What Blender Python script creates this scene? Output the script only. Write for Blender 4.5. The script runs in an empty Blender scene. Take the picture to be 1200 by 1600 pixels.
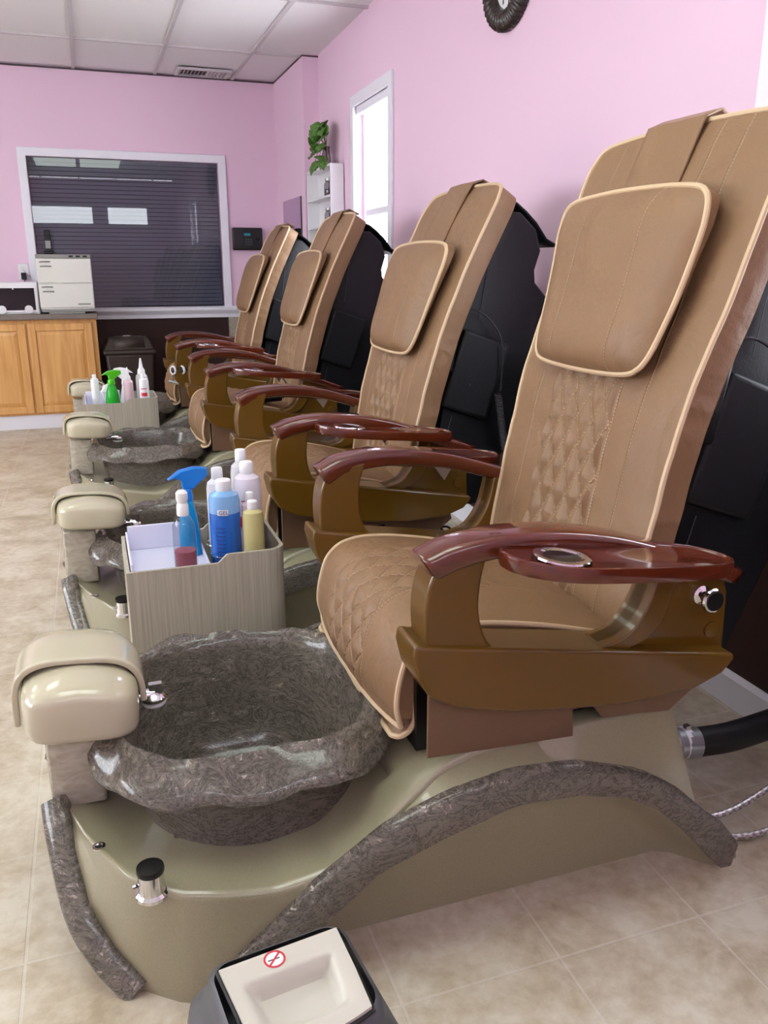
import bpy, bmesh, math, random
from mathutils import Vector, Matrix
from mathutils import noise as mnoise
random.seed(7)
sc = bpy.context.scene
col = sc.collection
PI = math.pi

# ------------------------------------------------------------------ helpers
def lin(c):
    return c/12.92 if c <= .04045 else ((c+.055)/1.055)**2.4
def rgb(r, g, b): return (lin(r/255), lin(g/255), lin(b/255), 1)

def new_mat(name):
    m = bpy.data.materials.new(name); m.use_nodes = True
    nt = m.node_tree
    return m, nt, nt.nodes['Principled BSDF']

def mat(name, c, rough=.5, metal=0, coat=0, bump=None, trans=0, alpha=1, spec=.5, vary=None, ior=1.45, coat_rough=.05):
    m, nt, b = new_mat(name)
    b.inputs['Base Color'].default_value = rgb(*c)
    b.inputs['Roughness'].default_value = rough
    b.inputs['Metallic'].default_value = metal
    b.inputs['Coat Weight'].default_value = coat
    b.inputs['Coat Roughness'].default_value = coat_rough
    b.inputs['Transmission Weight'].default_value = trans
    b.inputs['Alpha'].default_value = alpha
    b.inputs['Specular IOR Level'].default_value = spec
    b.inputs['IOR'].default_value = ior
    tc = None
    if bump or vary:
        tc = nt.nodes.new('ShaderNodeTexCoord')
    if vary:      # (scale, amount)
        n = nt.nodes.new('ShaderNodeTexNoise'); n.inputs['Scale'].default_value = vary[0]; n.inputs['Detail'].default_value = 5
        nt.links.new(tc.outputs['Object'], n.inputs['Vector'])
        mx = nt.nodes.new('ShaderNodeMix'); mx.data_type = 'RGBA'
        k = vary[1]
        mx.inputs[6].default_value = rgb(*[max(0, x*(1-k)) for x in c]); mx.inputs[7].default_value = rgb(*[min(255, x*(1+k)) for x in c])
        nt.links.new(n.outputs['Fac'], mx.inputs[0]); nt.links.new(mx.outputs[2], b.inputs['Base Color'])
    if bump:      # (scale, strength, distance)
        n = nt.nodes.new('ShaderNodeTexNoise'); n.inputs['Scale'].default_value = bump[0]; n.inputs['Detail'].default_value = 4
        nt.links.new(tc.outputs['Object'], n.inputs['Vector'])
        bp = nt.nodes.new('ShaderNodeBump'); bp.inputs['Strength'].default_value = bump[1]; bp.inputs['Distance'].default_value = bump[2]
        nt.links.new(n.outputs['Fac'], bp.inputs['Height']); nt.links.new(bp.outputs['Normal'], b.inputs['Normal'])
    return m

def math_node(nt, op, a, b=None, c=None):
    n = nt.nodes.new('ShaderNodeMath'); n.operation = op
    for i, v in enumerate((a, b, c)):
        if v is None: continue
        if isinstance(v, (int, float)): n.inputs[i].default_value = v
        else: nt.links.new(v, n.inputs[i])
    return n.outputs[0]

class MB:
    def __init__(self): self.v = []; self.f = []; self.uv = {}
    def add(self, vs, fs):
        o = len(self.v); self.v += [tuple(x) for x in vs]; self.f += [tuple(i+o for i in f) for f in fs]; return o
    def box(self, x0, x1, y0, y1, z0, z1):
        self.add([(x0,y0,z0),(x1,y0,z0),(x1,y1,z0),(x0,y1,z0),(x0,y0,z1),(x1,y0,z1),(x1,y1,z1),(x0,y1,z1)],
                 [(0,3,2,1),(4,5,6,7),(0,1,5,4),(1,2,6,5),(2,3,7,6),(3,0,4,7)])
        return self
    def prism_y(self, pts, y0, y1):          # polygon (x,z), extruded along y
        n = len(pts)
        self.add([(x,y0,z) for x, z in pts]+[(x,y1,z) for x, z in pts],
                 [tuple(range(n)), tuple(range(2*n-1, n-1, -1))]+[(i, i+n, (i+1) % n+n, (i+1) % n) for i in range(n)])
        return self
    def prism_z(self, pts, z0, z1):          # polygon (x,y), extruded along z
        n = len(pts)
        self.add([(x,y,z0) for x, y in pts]+[(x,y,z1) for x, y in pts],
                 [tuple(range(n-1, -1, -1)), tuple(range(n, 2*n))]+[(i, (i+1) % n, (i+1) % n+n, i+n) for i in range(n)])
        return self
    def prism_x(self, pts, x0, x1):          # polygon (y,z)
        n = len(pts)
        self.add([(x0,y,z) for y, z in pts]+[(x1,y,z) for y, z in pts],
                 [tuple(range(n-1, -1, -1)), tuple(range(n, 2*n))]+[(i, (i+1) % n, (i+1) % n+n, i+n) for i in range(n)])
        return self
    def grid(self, P, closed_u=False, closed_v=False, uv=None):
        nu, nv = len(P), len(P[0])
        o = self.add([p for row in P for p in row], [])
        for i in range(nu if closed_u else nu-1):
            for j in range(nv if closed_v else nv-1):
                a = o+i*nv+j; b = o+((i+1) % nu)*nv+j; c = o+((i+1) % nu)*nv+(j+1) % nv; d = o+i*nv+(j+1) % nv
                self.f.append((a, b, c, d))
        if uv:
            for i in range(nu):
                for j in range(nv): self.uv[o+i*nv+j] = uv[i][j]
        return o
    def lathe(self, prof, c=(0,0,0), n=24, axis='z', cap=True):
        P = []
        for r, z in prof:
            row = []
            for k in range(n):
                a = 2*PI*k/n
                q = (r*math.cos(a), r*math.sin(a), z)
                if axis == 'y': q = (q[0], q[2], q[1])
                if axis == 'x': q = (q[2], q[0], q[1])
                row.append((q[0]+c[0], q[1]+c[1], q[2]+c[2]))
            P.append(row)
        o = self.grid(P, closed_v=True)
        if cap:
            self.f.append(tuple(o+k for k in range(n))[::-1]); m = o+(len(prof)-1)*n
            self.f.append(tuple(m+k for k in range(n)))
        return self
    def tube(self, pts, r, n=8, closed=False, cap=True):
        pts = [Vector(p) for p in pts]; m = len(pts)
        up = Vector((0,0,1)); rows = []; prev = None
        for i in range(m):
            if closed: t = pts[(i+1) % m]-pts[i-1]
            else: t = pts[min(i+1, m-1)]-pts[max(i-1, 0)]
            if t.length < 1e-9: t = Vector((0,0,1))
            t.normalize()
            if prev is None:
                a = up if abs(t.dot(up)) < .9 else Vector((1,0,0))
                nrm = (a-t*a.dot(t)).normalized()
            else:
                nrm = prev-t*prev.dot(t)
                nrm = nrm.normalized() if nrm.length > 1e-6 else t.orthogonal().normalized()
            prev = nrm; bn = t.cross(nrm)
            rr = r[i] if isinstance(r, (list, tuple)) else r
            rows.append([tuple(pts[i]+(nrm*math.cos(2*PI*k/n)+bn*math.sin(2*PI*k/n))*rr) for k in range(n)])
        o = self.grid(rows, closed_u=closed, closed_v=True)
        if cap and not closed:
            self.f.append(tuple(o+k for k in range(n))[::-1]); e = o+(m-1)*n
            self.f.append(tuple(e+k for k in range(n)))
        return self
    def sweep(self, path, sect, up=None, closed=False):
        """path: list of 3d; sect: function i -> list of (a,b) offsets along (side, upn)"""
        pts = [Vector(p) for p in path]; m = len(pts); rows = []
        for i in range(m):
            t = (pts[min(i+1, m-1)]-pts[max(i-1, 0)]).normalized()
            u = Vector(up if up else (0,0,1)); s = t.cross(u).normalized(); nn = s.cross(t).normalized()
            rows.append([tuple(pts[i]+s*a+nn*b) for a, b in sect(i)])
        n = len(rows[0]); o = self.grid(rows, closed_v=True)
        self.f.append(tuple(o+k for k in range(n))[::-1]); e = o+(m-1)*n; self.f.append(tuple(e+k for k in range(n)))
        return self
    def build(self, name, m, parent=None, bevel=0, seg=2, smooth=True, angle=35, sub=0, loc=None, rot=None):
        me = bpy.data.meshes.new(name); me.from_pydata(self.v, [], self.f); me.update()
        bm = bmesh.new(); bm.from_mesh(me); bmesh.ops.recalc_face_normals(bm, faces=bm.faces); bm.to_mesh(me); bm.free()
        if self.uv:
            l = me.uv_layers.new(name='UVMap')
            for lp in me.loops: l.data[lp.index].uv = self.uv.get(lp.vertex_index, (9, 9))
        if m: me.materials.append(m)
        if smooth:
            for p in me.polygons: p.use_smooth = True
            if not sub: me.set_sharp_from_angle(angle=math.radians(angle))
        o = bpy.data.objects.new(name, me); col.objects.link(o)
        if parent: o.parent = parent
        if loc: o.location = loc
        if rot: o.rotation_euler = rot
        if bevel:
            b = o.modifiers.new('bevel', 'BEVEL'); b.width = bevel; b.segments = seg; b.limit_method = 'ANGLE'; b.angle_limit = math.radians(40)
        if sub:
            s = o.modifiers.new('sub', 'SUBSURF'); s.levels = sub; s.render_levels = sub
        return o

def empty(name, loc=(0,0,0), rz=0):
    o = bpy.data.objects.new(name, None); col.objects.link(o); o.location = loc; o.rotation_euler = (0,0,rz); o.empty_display_size = .1
    return o
def tag(o, label, cat, group=None):
    o['label'] = label; o['category'] = cat
    if group: o['group'] = group
    return o
def structure(o): o['kind'] = 'structure'; return o
KIDS = {}
def copy_tree(o, parent=None, skip=()):
    c = o.copy(); col.objects.link(c)
    if parent: c.parent = parent
    for ch in [x for x in bpy.data.objects if x.parent == o]:
        if ch.name.split('.')[0] in skip: continue
        copy_tree(ch, c, skip)
    return c
def lerp(a, b, t): return a+(b-a)*t
def interp(x, pts):
    if x <= pts[0][0]: return pts[0][1]
    for (a, fa), (b, fb) in zip(pts, pts[1:]):
        if x <= b: return lerp(fa, fb, (x-a)/(b-a))
    return pts[-1][1]
def spline(pts, n):                          # Catmull-Rom resampling, n points per span
    P = [Vector(p) for p in pts]; P = [P[0]*2-P[1]]+P+[P[-1]*2-P[-2]]; out = []
    for i in range(1, len(P)-2):
        for k in range(n):
            t = k/n; a, b, c, d = P[i-1], P[i], P[i+1], P[i+2]
            out.append(.5*((2*b)+(c-a)*t+(2*a-5*b+4*c-d)*t*t+(3*b-a-3*c+d)*t**3))
    out.append(P[-2]); return out
def s2(pts, n): return [(p.x, p.y) for p in spline([(a, b, 0) for a, b in pts], n)]
def text_obj(s, size, m, name, parent, matrix, depth=.0006):
    cu = bpy.data.curves.new(name, 'FONT'); cu.body = s; cu.size = size; cu.extrude = depth; cu.align_x = 'CENTER'; cu.align_y = 'CENTER'
    t = bpy.data.objects.new(name+'_curve', cu); col.objects.link(t)
    dg = bpy.context.evaluated_depsgraph_get(); me = bpy.data.meshes.new_from_object(t.evaluated_get(dg))
    bpy.data.objects.remove(t); bpy.data.curves.remove(cu)
    me.materials.clear(); me.materials.append(m); me.transform(matrix)
    o = bpy.data.objects.new(name, me); col.objects.link(o); o.parent = parent
    return o

# ------------------------------------------------------------------ materials
M = {}
LEATHER = (136, 105, 76)
def leather(name, c, quilt=None):
    m, nt, b = new_mat(name)
    b.inputs['Roughness'].default_value = .45; b.inputs['Specular IOR Level'].default_value = .42
    tc = nt.nodes.new('ShaderNodeTexCoord')
    n1 = nt.nodes.new('ShaderNodeTexNoise'); n1.inputs['Scale'].default_value = 7; n1.inputs['Detail'].default_value = 3; n1.inputs['Distortion'].default_value = .6
    n2 = nt.nodes.new('ShaderNodeTexVoronoi'); n2.inputs['Scale'].default_value = 420
    nt.links.new(tc.outputs['Object'], n1.inputs['Vector']); nt.links.new(tc.outputs['Object'], n2.inputs['Vector'])
    n3 = nt.nodes.new('ShaderNodeTexNoise'); n3.inputs['Scale'].default_value = 34; n3.inputs['Detail'].default_value = 4; n3.inputs['Distortion'].default_value = 1.2
    nt.links.new(tc.outputs['Object'], n3.inputs['Vector'])
    mx = nt.nodes.new('ShaderNodeMix'); mx.data_type = 'RGBA'
    mx.inputs[6].default_value = rgb(*[x*.95 for x in c]); mx.inputs[7].default_value = rgb(*[min(255, x*1.05) for x in c])
    nt.links.new(n1.outputs['Fac'], mx.inputs[0])
    colour = mx.outputs[2]
    h = math_node(nt, 'ADD', math_node(nt, 'ADD', math_node(nt, 'MULTIPLY', n1.outputs['Fac'], .022), math_node(nt, 'MULTIPLY', n3.outputs['Fac'], .0025)), math_node(nt, 'MULTIPLY', n2.outputs['Distance'], .0006))
    if quilt:
        # quilt: dict(lines=[u...], w, h, half, v0, v1)
        uv = nt.nodes.new('ShaderNodeUVMap'); sx = nt.nodes.new('ShaderNodeSeparateXYZ'); nt.links.new(uv.outputs[0], sx.inputs[0])
        u, v = sx.outputs[0], sx.outputs[1]; au = math_node(nt, 'ABSOLUTE', u)
        dist = None
        for L in quilt['lines']:
            d = math_node(nt, 'ABSOLUTE', math_node(nt, 'SUBTRACT', au, L))
            dist = d if dist is None else math_node(nt, 'MINIMUM', dist, d)
        def tri(x): return math_node(nt, 'ABSOLUTE', math_node(nt, 'SUBTRACT', math_node(nt, 'FRACT', math_node(nt, 'ADD', x, 100.5)), .5))
        a = math_node(nt, 'DIVIDE', u, quilt['w']); c2 = math_node(nt, 'DIVIDE', v, quilt['h'])
        dd = math_node(nt, 'MINIMUM', tri(math_node(nt, 'ADD', a, c2)), tri(math_node(nt, 'SUBTRACT', a, c2)))
        dd = math_node(nt, 'MULTIPLY', dd, quilt['w']*.8)
        out = math_node(nt, 'MAXIMUM', math_node(nt, 'GREATER_THAN', au, quilt['half']), math_node(nt, 'MAXIMUM', math_node(nt, 'LESS_THAN', v, quilt['v0']), math_node(nt, 'GREATER_THAN', v, quilt['v1'])))
        dd = math_node(nt, 'ADD', dd, out)
        dist = math_node(nt, 'MINIMUM', dist, dd)
        # a stitch: dashes of paler thread in a narrow dark groove
        groove = math_node(nt, 'SMOOTH_MIN', math_node(nt, 'DIVIDE', dist, .004), 1, .3)
        dash = math_node(nt, 'GREATER_THAN', math_node(nt, 'FRACT', math_node(nt, 'MULTIPLY', v, 140)), .35)
        thread = math_node(nt, 'MULTIPLY', math_node(nt, 'LESS_THAN', dist, .0011), dash)
        m2 = nt.nodes.new('ShaderNodeMix'); m2.data_type = 'RGBA'; m2.inputs[7].default_value = rgb(205, 170, 135)
        nt.links.new(math_node(nt, 'MULTIPLY', thread, .55), m2.inputs[0]); nt.links.new(colour, m2.inputs[6]); colour = m2.outputs[2]
        h = math_node(nt, 'ADD', h, math_node(nt, 'MULTIPLY', groove, .005))
    nt.links.new(colour, b.inputs['Base Color'])
    bp = nt.nodes.new('ShaderNodeBump'); bp.inputs['Strength'].default_value = .55; bp.inputs['Distance'].default_value = 1
    nt.links.new(h, bp.inputs['Height']); nt.links.new(bp.outputs['Normal'], b.inputs['Normal'])
    return m
QB = dict(lines=[.118, .195], w=.056, h=.11, half=.116, v0=-1, v1=.57)
QS = dict(lines=[.125], w=.062, h=.085, half=.123, v0=-1, v1=.42)
M['leather'] = leather('tan_leather', LEATHER)
M['skirt'] = leather('brown_skirt_leather', (116, 88, 66))
M['leather_back'] = leather('tan_quilted_back', LEATHER, QB)
M['leather_seat'] = leather('tan_quilted_seat', LEATHER, QS)
M['leather_pillow'] = leather('tan_pillow_leather', LEATHER, dict(lines=[.105], w=1, h=1, half=-1, v0=5, v1=6))
M['piping'] = mat('cream_piping', (206, 180, 146), .45)
M['black_leather'] = mat('black_leatherette', (20, 22, 26), .48, bump=(160, .25, .002), spec=.32)
M['cord_black'] = mat('glossy_black_cord', (38, 38, 42), .25)
M['black_plastic'] = mat('black_plastic', (14, 14, 15), .35)
M['thread'] = mat('grey_thread', (70, 72, 78), .7)
M['bronze'] = mat('bronze_lacquer', (98, 68, 13), .3, coat=.4, coat_rough=.1, bump=(60, .04, .002), vary=(6, .04))
M['chrome'] = mat('chrome', (225, 225, 228), .06, metal=1)
M['grey_metal'] = mat('grey_metal', (170, 172, 175), .3, metal=.8)
M['white_plastic'] = mat('white_plastic', (235, 235, 238), .35)
M['lilac_plastic'] = mat('pale_lilac_plastic', (224, 222, 240), .35)
M['cream_gel'] = mat('cream_gelcoat', (194, 187, 162), .16, coat=.5)

def gelcoat():
    m, nt, b = new_mat('khaki_metallic_gelcoat')
    b.inputs['Roughness'].default_value = .3; b.inputs['Coat Weight'].default_value = .7; b.inputs['Coat Roughness'].default_value = .12
    tc = nt.nodes.new('ShaderNodeTexCoord'); n = nt.nodes.new('ShaderNodeTexNoise'); n.inputs['Scale'].default_value = 900; n.inputs['Detail'].default_value = 1
    nt.links.new(tc.outputs['Object'], n.inputs['Vector'])
    r = nt.nodes.new('ShaderNodeValToRGB'); r.color_ramp.elements[0].position = .3; r.color_ramp.elements[0].color = rgb(141, 135, 109)
    r.color_ramp.elements[1].position = .75; r.color_ramp.elements[1].color = rgb(163, 157, 129)
    nt.links.new(n.outputs['Fac'], r.inputs[0]); nt.links.new(r.outputs[0], b.inputs['Base Color'])
    return m
M['gel'] = gelcoat()

def crinkle(name='crinkled_taupe_acrylic', lo=(104, 94, 83), hi=(162, 150, 137), rough=.26):
    m, nt, b = new_mat(name)
    b.inputs['Roughness'].default_value = rough; b.inputs['Specular IOR Level'].default_value = .7; b.inputs['Coat Weight'].default_value = .9; b.inputs['Coat Roughness'].default_value = .16
    tc = nt.nodes.new('ShaderNodeTexCoord')
    mp = nt.nodes.new('ShaderNodeMapping'); mp.inputs['Scale'].default_value = (1.0, .55, 1.6); nt.links.new(tc.outputs['Object'], mp.inputs[0])
    n = nt.nodes.new('ShaderNodeTexNoise'); n.inputs['Scale'].default_value = 13; n.inputs['Detail'].default_value = 8; n.inputs['Distortion'].default_value = 3.2; n.inputs['Roughness'].default_value = .66
    n2 = nt.nodes.new('ShaderNodeTexNoise'); n2.inputs['Scale'].default_value = 48; n2.inputs['Detail'].default_value = 4; n2.inputs['Distortion'].default_value = 2.5
    nt.links.new(mp.outputs[0], n.inputs['Vector']); nt.links.new(mp.outputs[0], n2.inputs['Vector'])
    def ridge(o, k): return math_node(nt, 'MINIMUM', math_node(nt, 'MULTIPLY', math_node(nt, 'ABSOLUTE', math_node(nt, 'SUBTRACT', o, .5)), k), 1)
    a = ridge(n.outputs['Fac'], 13); c = ridge(n2.outputs['Fac'], 8)
    h = math_node(nt, 'ADD', math_node(nt, 'MULTIPLY', a, .55), math_node(nt, 'MULTIPLY', c, .45))
    r = nt.nodes.new('ShaderNodeValToRGB'); r.color_ramp.elements[0].position = .0; r.color_ramp.elements[0].color = rgb(*lo)
    r.color_ramp.elements[1].position = .65; r.color_ramp.elements[1].color = rgb(*hi)
    nt.links.new(h, r.inputs[0]); nt.links.new(r.outputs[0], b.inputs['Base Color'])
    bp = nt.nodes.new('ShaderNodeBump'); bp.inputs['Strength'].default_value = 1; bp.inputs['Distance'].default_value = .016
    nt.links.new(h, bp.inputs['Height']); nt.links.new(bp.outputs['Normal'], b.inputs['Normal'])
    return m
M['crinkle'] = crinkle()

def wood(name, c1, c2, scale=(3, 22, 22), rough=.3, coat=0, dist=1.5, contrast=(.35, .7)):
    m, nt, b = new_mat(name)
    b.inputs['Roughness'].default_value = rough; b.inputs['Coat Weight'].default_value = coat; b.inputs['Coat Roughness'].default_value = .04
    tc = nt.nodes.new('ShaderNodeTexCoord'); mp = nt.nodes.new('ShaderNodeMapping'); mp.inputs['Scale'].default_value = scale
    n = nt.nodes.new('ShaderNodeTexNoise'); n.inputs['Scale'].default_value = 2; n.inputs['Detail'].default_value = 6; n.inputs['Distortion'].default_value = dist
    nt.links.new(tc.outputs['Object'], mp.inputs[0]); nt.links.new(mp.outputs[0], n.inputs['Vector'])
    r = nt.nodes.new('ShaderNodeValToRGB'); r.color_ramp.elements[0].position = contrast[0]; r.color_ramp.elements[0].color = rgb(*c1)
    r.color_ramp.elements[1].position = contrast[1]; r.color_ramp.elements[1].color = rgb(*c2)
    nt.links.new(n.outputs['Fac'], r.inputs[0]); nt.links.new(r.outputs[0], b.inputs['Base Color'])
    return m
M['mahogany'] = wood('lacquered_mahogany', (78, 28, 11), (98, 38, 17), (2, 14, 14), .2, .8)
M['oak'] = wood('honey_oak', (205, 150, 84), (226, 174, 108), (14, 14, 1.2), .38, .2, .8)
M['ash'] = wood('grey_ash_laminate', (160, 153, 137), (188, 182, 166), (95, 95, 1.6), .45, 0, .5, (.3, .72))
M['grey_marble'] = wood('grey_pearl_acrylic', (152, 145, 130), (180, 173, 158), (8, 8, 14), .2, .5, 2)

M['pink'] = mat('pink_wall_paint', (232, 201, 221), .7, bump=(300, .08, .001), spec=.25)
M['brown_paint'] = mat('brown_wall_paint', (50, 29, 26), .5, bump=(300, .08, .001), spec=.35)
M['trim'] = mat('white_trim_paint', (234, 234, 242), .4)
M['ceil_tile'] = mat('acoustic_tile', (232, 229, 230), .9, bump=(220, .25, .002), spec=.2)
M['tbar'] = mat('ceiling_grid_metal', (198, 192, 194), .5)
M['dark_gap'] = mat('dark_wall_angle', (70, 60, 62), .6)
M['blind'] = mat('charcoal_blind', (106, 110, 118), .6)
M['counter'] = mat('taupe_laminate', (122, 112, 105), .4, vary=(90, .1))
M['off_white'] = mat('off_white_enamel', (229, 229, 222), .35)
M['grey_plastic'] = mat('grey_plastic', (150, 150, 146), .4)
M['dark_grey'] = mat('dark_grey_plastic', (82, 83, 87), .45)
M['bin_cream'] = mat('warm_white_plastic', (198, 193, 181), .35)
M['brown_plastic'] = mat('brown_plastic', (60, 50, 44), .45)
M['dark_glass'] = mat('dark_glass_door', (12, 12, 13), .12)
M['red'] = mat('red_print', (205, 50, 60), .5)
M['clock_wood'] = wood('dark_clock_wood', (34, 24, 20), (52, 40, 34), (10, 10, 10), .4, .2)
M['clock_face'] = mat('clock_face_paper', (222, 224, 222), .6)
M['green_leaf'] = mat('pothos_leaf', (86, 128, 56), .35, vary=(30, .25))
M['stem'] = mat('green_stem', (98, 112, 60), .5)
M['seed'] = mat('dark_dried_filling', (92, 84, 82), .8)
M['rubber'] = mat('black_rubber_hose', (20, 20, 22), .5)
M['teal_screen'] = mat('teal_screen', (30, 150, 165), .3)
M['mirror_tint'] = mat('mirror_glass', (190, 185, 205), .03, metal=1)
M['cord_grey'] = mat('grey_cord', (200, 196, 200), .5)

def braided():
    m, nt, b = new_mat('braided_steel')
    b.inputs['Metallic'].default_value = .7; b.inputs['Roughness'].default_value = .35
    tc = nt.nodes.new('ShaderNodeTexCoord'); w = nt.nodes.new('ShaderNodeTexChecker'); w.inputs['Scale'].default_value = 120
    w.inputs['Color1'].default_value = rgb(205, 200, 198); w.inputs['Color2'].default_value = rgb(150, 146, 144)
    nt.links.new(tc.outputs['Object'], w.inputs['Vector']); nt.links.new(w.outputs['Color'], b.inputs['Base Color'])
    return m
M['braid'] = braided()

def thin_glass(name, tint=(255, 255, 255), refl=1.0, f0=.06):
    m = bpy.data.materials.new(name); m.use_nodes = True; nt = m.node_tree; nt.nodes.clear()
    out = nt.nodes.new('ShaderNodeOutputMaterial'); t = nt.nodes.new('ShaderNodeBsdfTransparent'); g = nt.nodes.new('ShaderNodeBsdfGlossy')
    t.inputs[0].default_value = rgb(*tint); g.inputs['Roughness'].default_value = .0
    ge = nt.nodes.new('ShaderNodeNewGeometry'); dt = nt.nodes.new('ShaderNodeVectorMath'); dt.operation = 'DOT_PRODUCT'
    nt.links.new(ge.outputs['Incoming'], dt.inputs[0]); nt.links.new(ge.outputs['Normal'], dt.inputs[1])
    c = math_node(nt, 'SUBTRACT', 1, math_node(nt, 'ABSOLUTE', dt.outputs['Value']))
    mx = nt.nodes.new('ShaderNodeMixShader')
    f = math_node(nt, 'MULTIPLY', math_node(nt, 'ADD', math_node(nt, 'MULTIPLY', math_node(nt, 'POWER', c, 5), .96), .04), refl)
    f = math_node(nt, 'MINIMUM', f, .95)
    nt.links.new(f, mx.inputs[0]); nt.links.new(t.outputs[0], mx.inputs[1]); nt.links.new(g.outputs[0], mx.inputs[2]); nt.links.new(mx.outputs[0], out.inputs[0])
    return m
M['pane'] = thin_glass('window_glass', (250, 250, 255))
M['pane_back'] = thin_glass('window_glass_back', (225, 225, 235), 1.6)
M['clear'] = thin_glass('clear_plastic', (236, 238, 242), 1.4)
M['jar_glass'] = thin_glass('jar_glass', (205, 200, 205), 2)

def liquid(name, c, a=.75, rough=.1):
    return mat(name, c, rough, trans=a, ior=1.2, spec=.5)
M['blue_gel'] = mat('blue_gel', (38, 104, 200), .2, coat=.4)
M['blue_spray'] = mat('blue_translucent_plastic', (30, 158, 214), .15, trans=.2, ior=1.15, coat=.3)
M['blue_trigger'] = mat('blue_trigger_plastic', (20, 120, 210), .3)
M['pale_blue'] = mat('pale_blue_plastic', (128, 176, 226), .25, coat=.3)
M['pink_liquid'] = mat('pink_liquid', (196, 110, 120), .1, trans=.35, ior=1.2)
M['yellow_liquid'] = mat('pale_yellow_liquid', (206, 197, 138), .25, trans=.15, coat=.3)
M['milky'] = mat('milky_plastic', (222, 214, 226), .3, coat=.2)
M['milky_pink'] = mat('milky_pink_plastic', (226, 196, 206), .3, coat=.2)
M['grey_clear'] = mat('cloudy_clear_plastic', (200, 198, 204), .2, coat=.3)
M['green_spray'] = mat('green_translucent_plastic', (52, 190, 60), .15, trans=.35, ior=1.15, coat=.3)
M['green_trigger'] = mat('green_trigger_plastic', (86, 200, 40), .3)
M['label_white'] = mat('white_label', (235, 235, 240), .5)
M['label_blue'] = mat('dark_blue_print', (30, 60, 140), .5)
M['towel'] = mat('white_tissue', (240, 240, 245), .9)

def emit(name, c, s):
    m = bpy.data.materials.new(name); m.use_nodes = True; nt = m.node_tree; nt.nodes.clear()
    o = nt.nodes.new('ShaderNodeOutputMaterial'); e = nt.nodes.new('ShaderNodeEmission'); e.inputs[0].default_value = (*c, 1); e.inputs[1].default_value = s
    nt.links.new(e.outputs[0], o.inputs[0]); return m
M['lamp'] = emit('fluorescent_diffuser', (.89, 1, .90), 7)

def floor_mat():
    m, nt, b = new_mat('beige_vinyl_tile')
    tc = nt.nodes.new('ShaderNodeTexCoord'); mp = nt.nodes.new('ShaderNodeMapping'); mp.inputs['Location'].default_value = (.215, -.125, 0)
    nt.links.new(tc.outputs['Object'], mp.inputs[0])
    br = nt.nodes.new('ShaderNodeTexBrick'); br.offset = 0; br.squash = 1
    br.inputs['Scale'].default_value = 1; br.inputs['Brick Width'].default_value = .305; br.inputs['Row Height'].default_value = .305
    br.inputs['Mortar Size'].default_value = .0035; br.inputs['Mortar Smooth'].default_value = .4; br.inputs['Bias'].default_value = 0
    br.inputs['Color1'].default_value = (0, 0, 0, 1); br.inputs['Color2'].default_value = (1, 1, 1, 1); br.inputs['Mortar'].default_value = (.5, .5, .5, 1)
    nt.links.new(mp.outputs[0], br.inputs['Vector'])
    n = nt.nodes.new('ShaderNodeTexNoise'); n.inputs['Scale'].default_value = 6.5; n.inputs['Detail'].default_value = 10; n.inputs['Roughness'].default_value = .68; n.inputs['Distortion'].default_value = .3
    n2 = nt.nodes.new('ShaderNodeTexNoise'); n2.inputs['Scale'].default_value = 38; n2.inputs['Detail'].default_value = 4
    nt.links.new(tc.outputs['Object'], n.inputs['Vector']); nt.links.new(tc.outputs['Object'], n2.inputs['Vector'])
    f = math_node(nt, 'ADD', math_node(nt, 'MULTIPLY', n.outputs['Fac'], .75), math_node(nt, 'MULTIPLY', n2.outputs['Fac'], .25))
    f = math_node(nt, 'ADD', f, math_node(nt, 'MULTIPLY', math_node(nt, 'SUBTRACT', br.outputs['Color'], .5), .05))
    r = nt.nodes.new('ShaderNodeValToRGB'); e = r.color_ramp.elements
    e[0].position = .37; e[0].color = rgb(172, 156, 131); e[1].position = .60; e[1].color = rgb(210, 201, 183)
    x = r.color_ramp.elements.new(.48); x.color = rgb(193, 180, 158)
    nt.links.new(f, r.inputs[0])
    mx = nt.nodes.new('ShaderNodeMix'); mx.data_type = 'RGBA'; mx.inputs[7].default_value = rgb(216, 209, 199)
    nt.links.new(math_node(nt, 'MULTIPLY', br.outputs['Fac'], .4), mx.inputs[0]); nt.links.new(r.outputs[0], mx.inputs[6]); nt.links.new(mx.outputs[2], b.inputs['Base Color'])
    b.inputs['Roughness'].default_value = .38; b.inputs['Specular IOR Level'].default_value = .4
    bp = nt.nodes.new('ShaderNodeBump'); bp.inputs['Strength'].default_value = .3; bp.inputs['Distance'].default_value = .002
    nt.links.new(math_node(nt, 'SUBTRACT', n2.outputs['Fac'], br.outputs['Fac']), bp.inputs['Height']); nt.links.new(bp.outputs['Normal'], b.inputs['Normal'])
    return m
M['floor'] = floor_mat()

def sheet(q):
    b = MB(); b.add(q, [(0, 1, 2, 3)]); return b
# ------------------------------------------------------------------ room shell
CEIL = 2.64; YB = 7.31; YF = -1.0; XL = -4.2
# the right-hand wall runs a hair out of square: local u along it, v out into the room (negative x), z up
WA = math.atan(.016)
WR = Matrix.Translation((1.61, 0, 0)) @ Matrix.Rotation(-WA, 4, 'Z')
def on_wall(o): o.matrix_world = WR; return o      # object coordinates: x = beyond the wall, y along it

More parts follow.
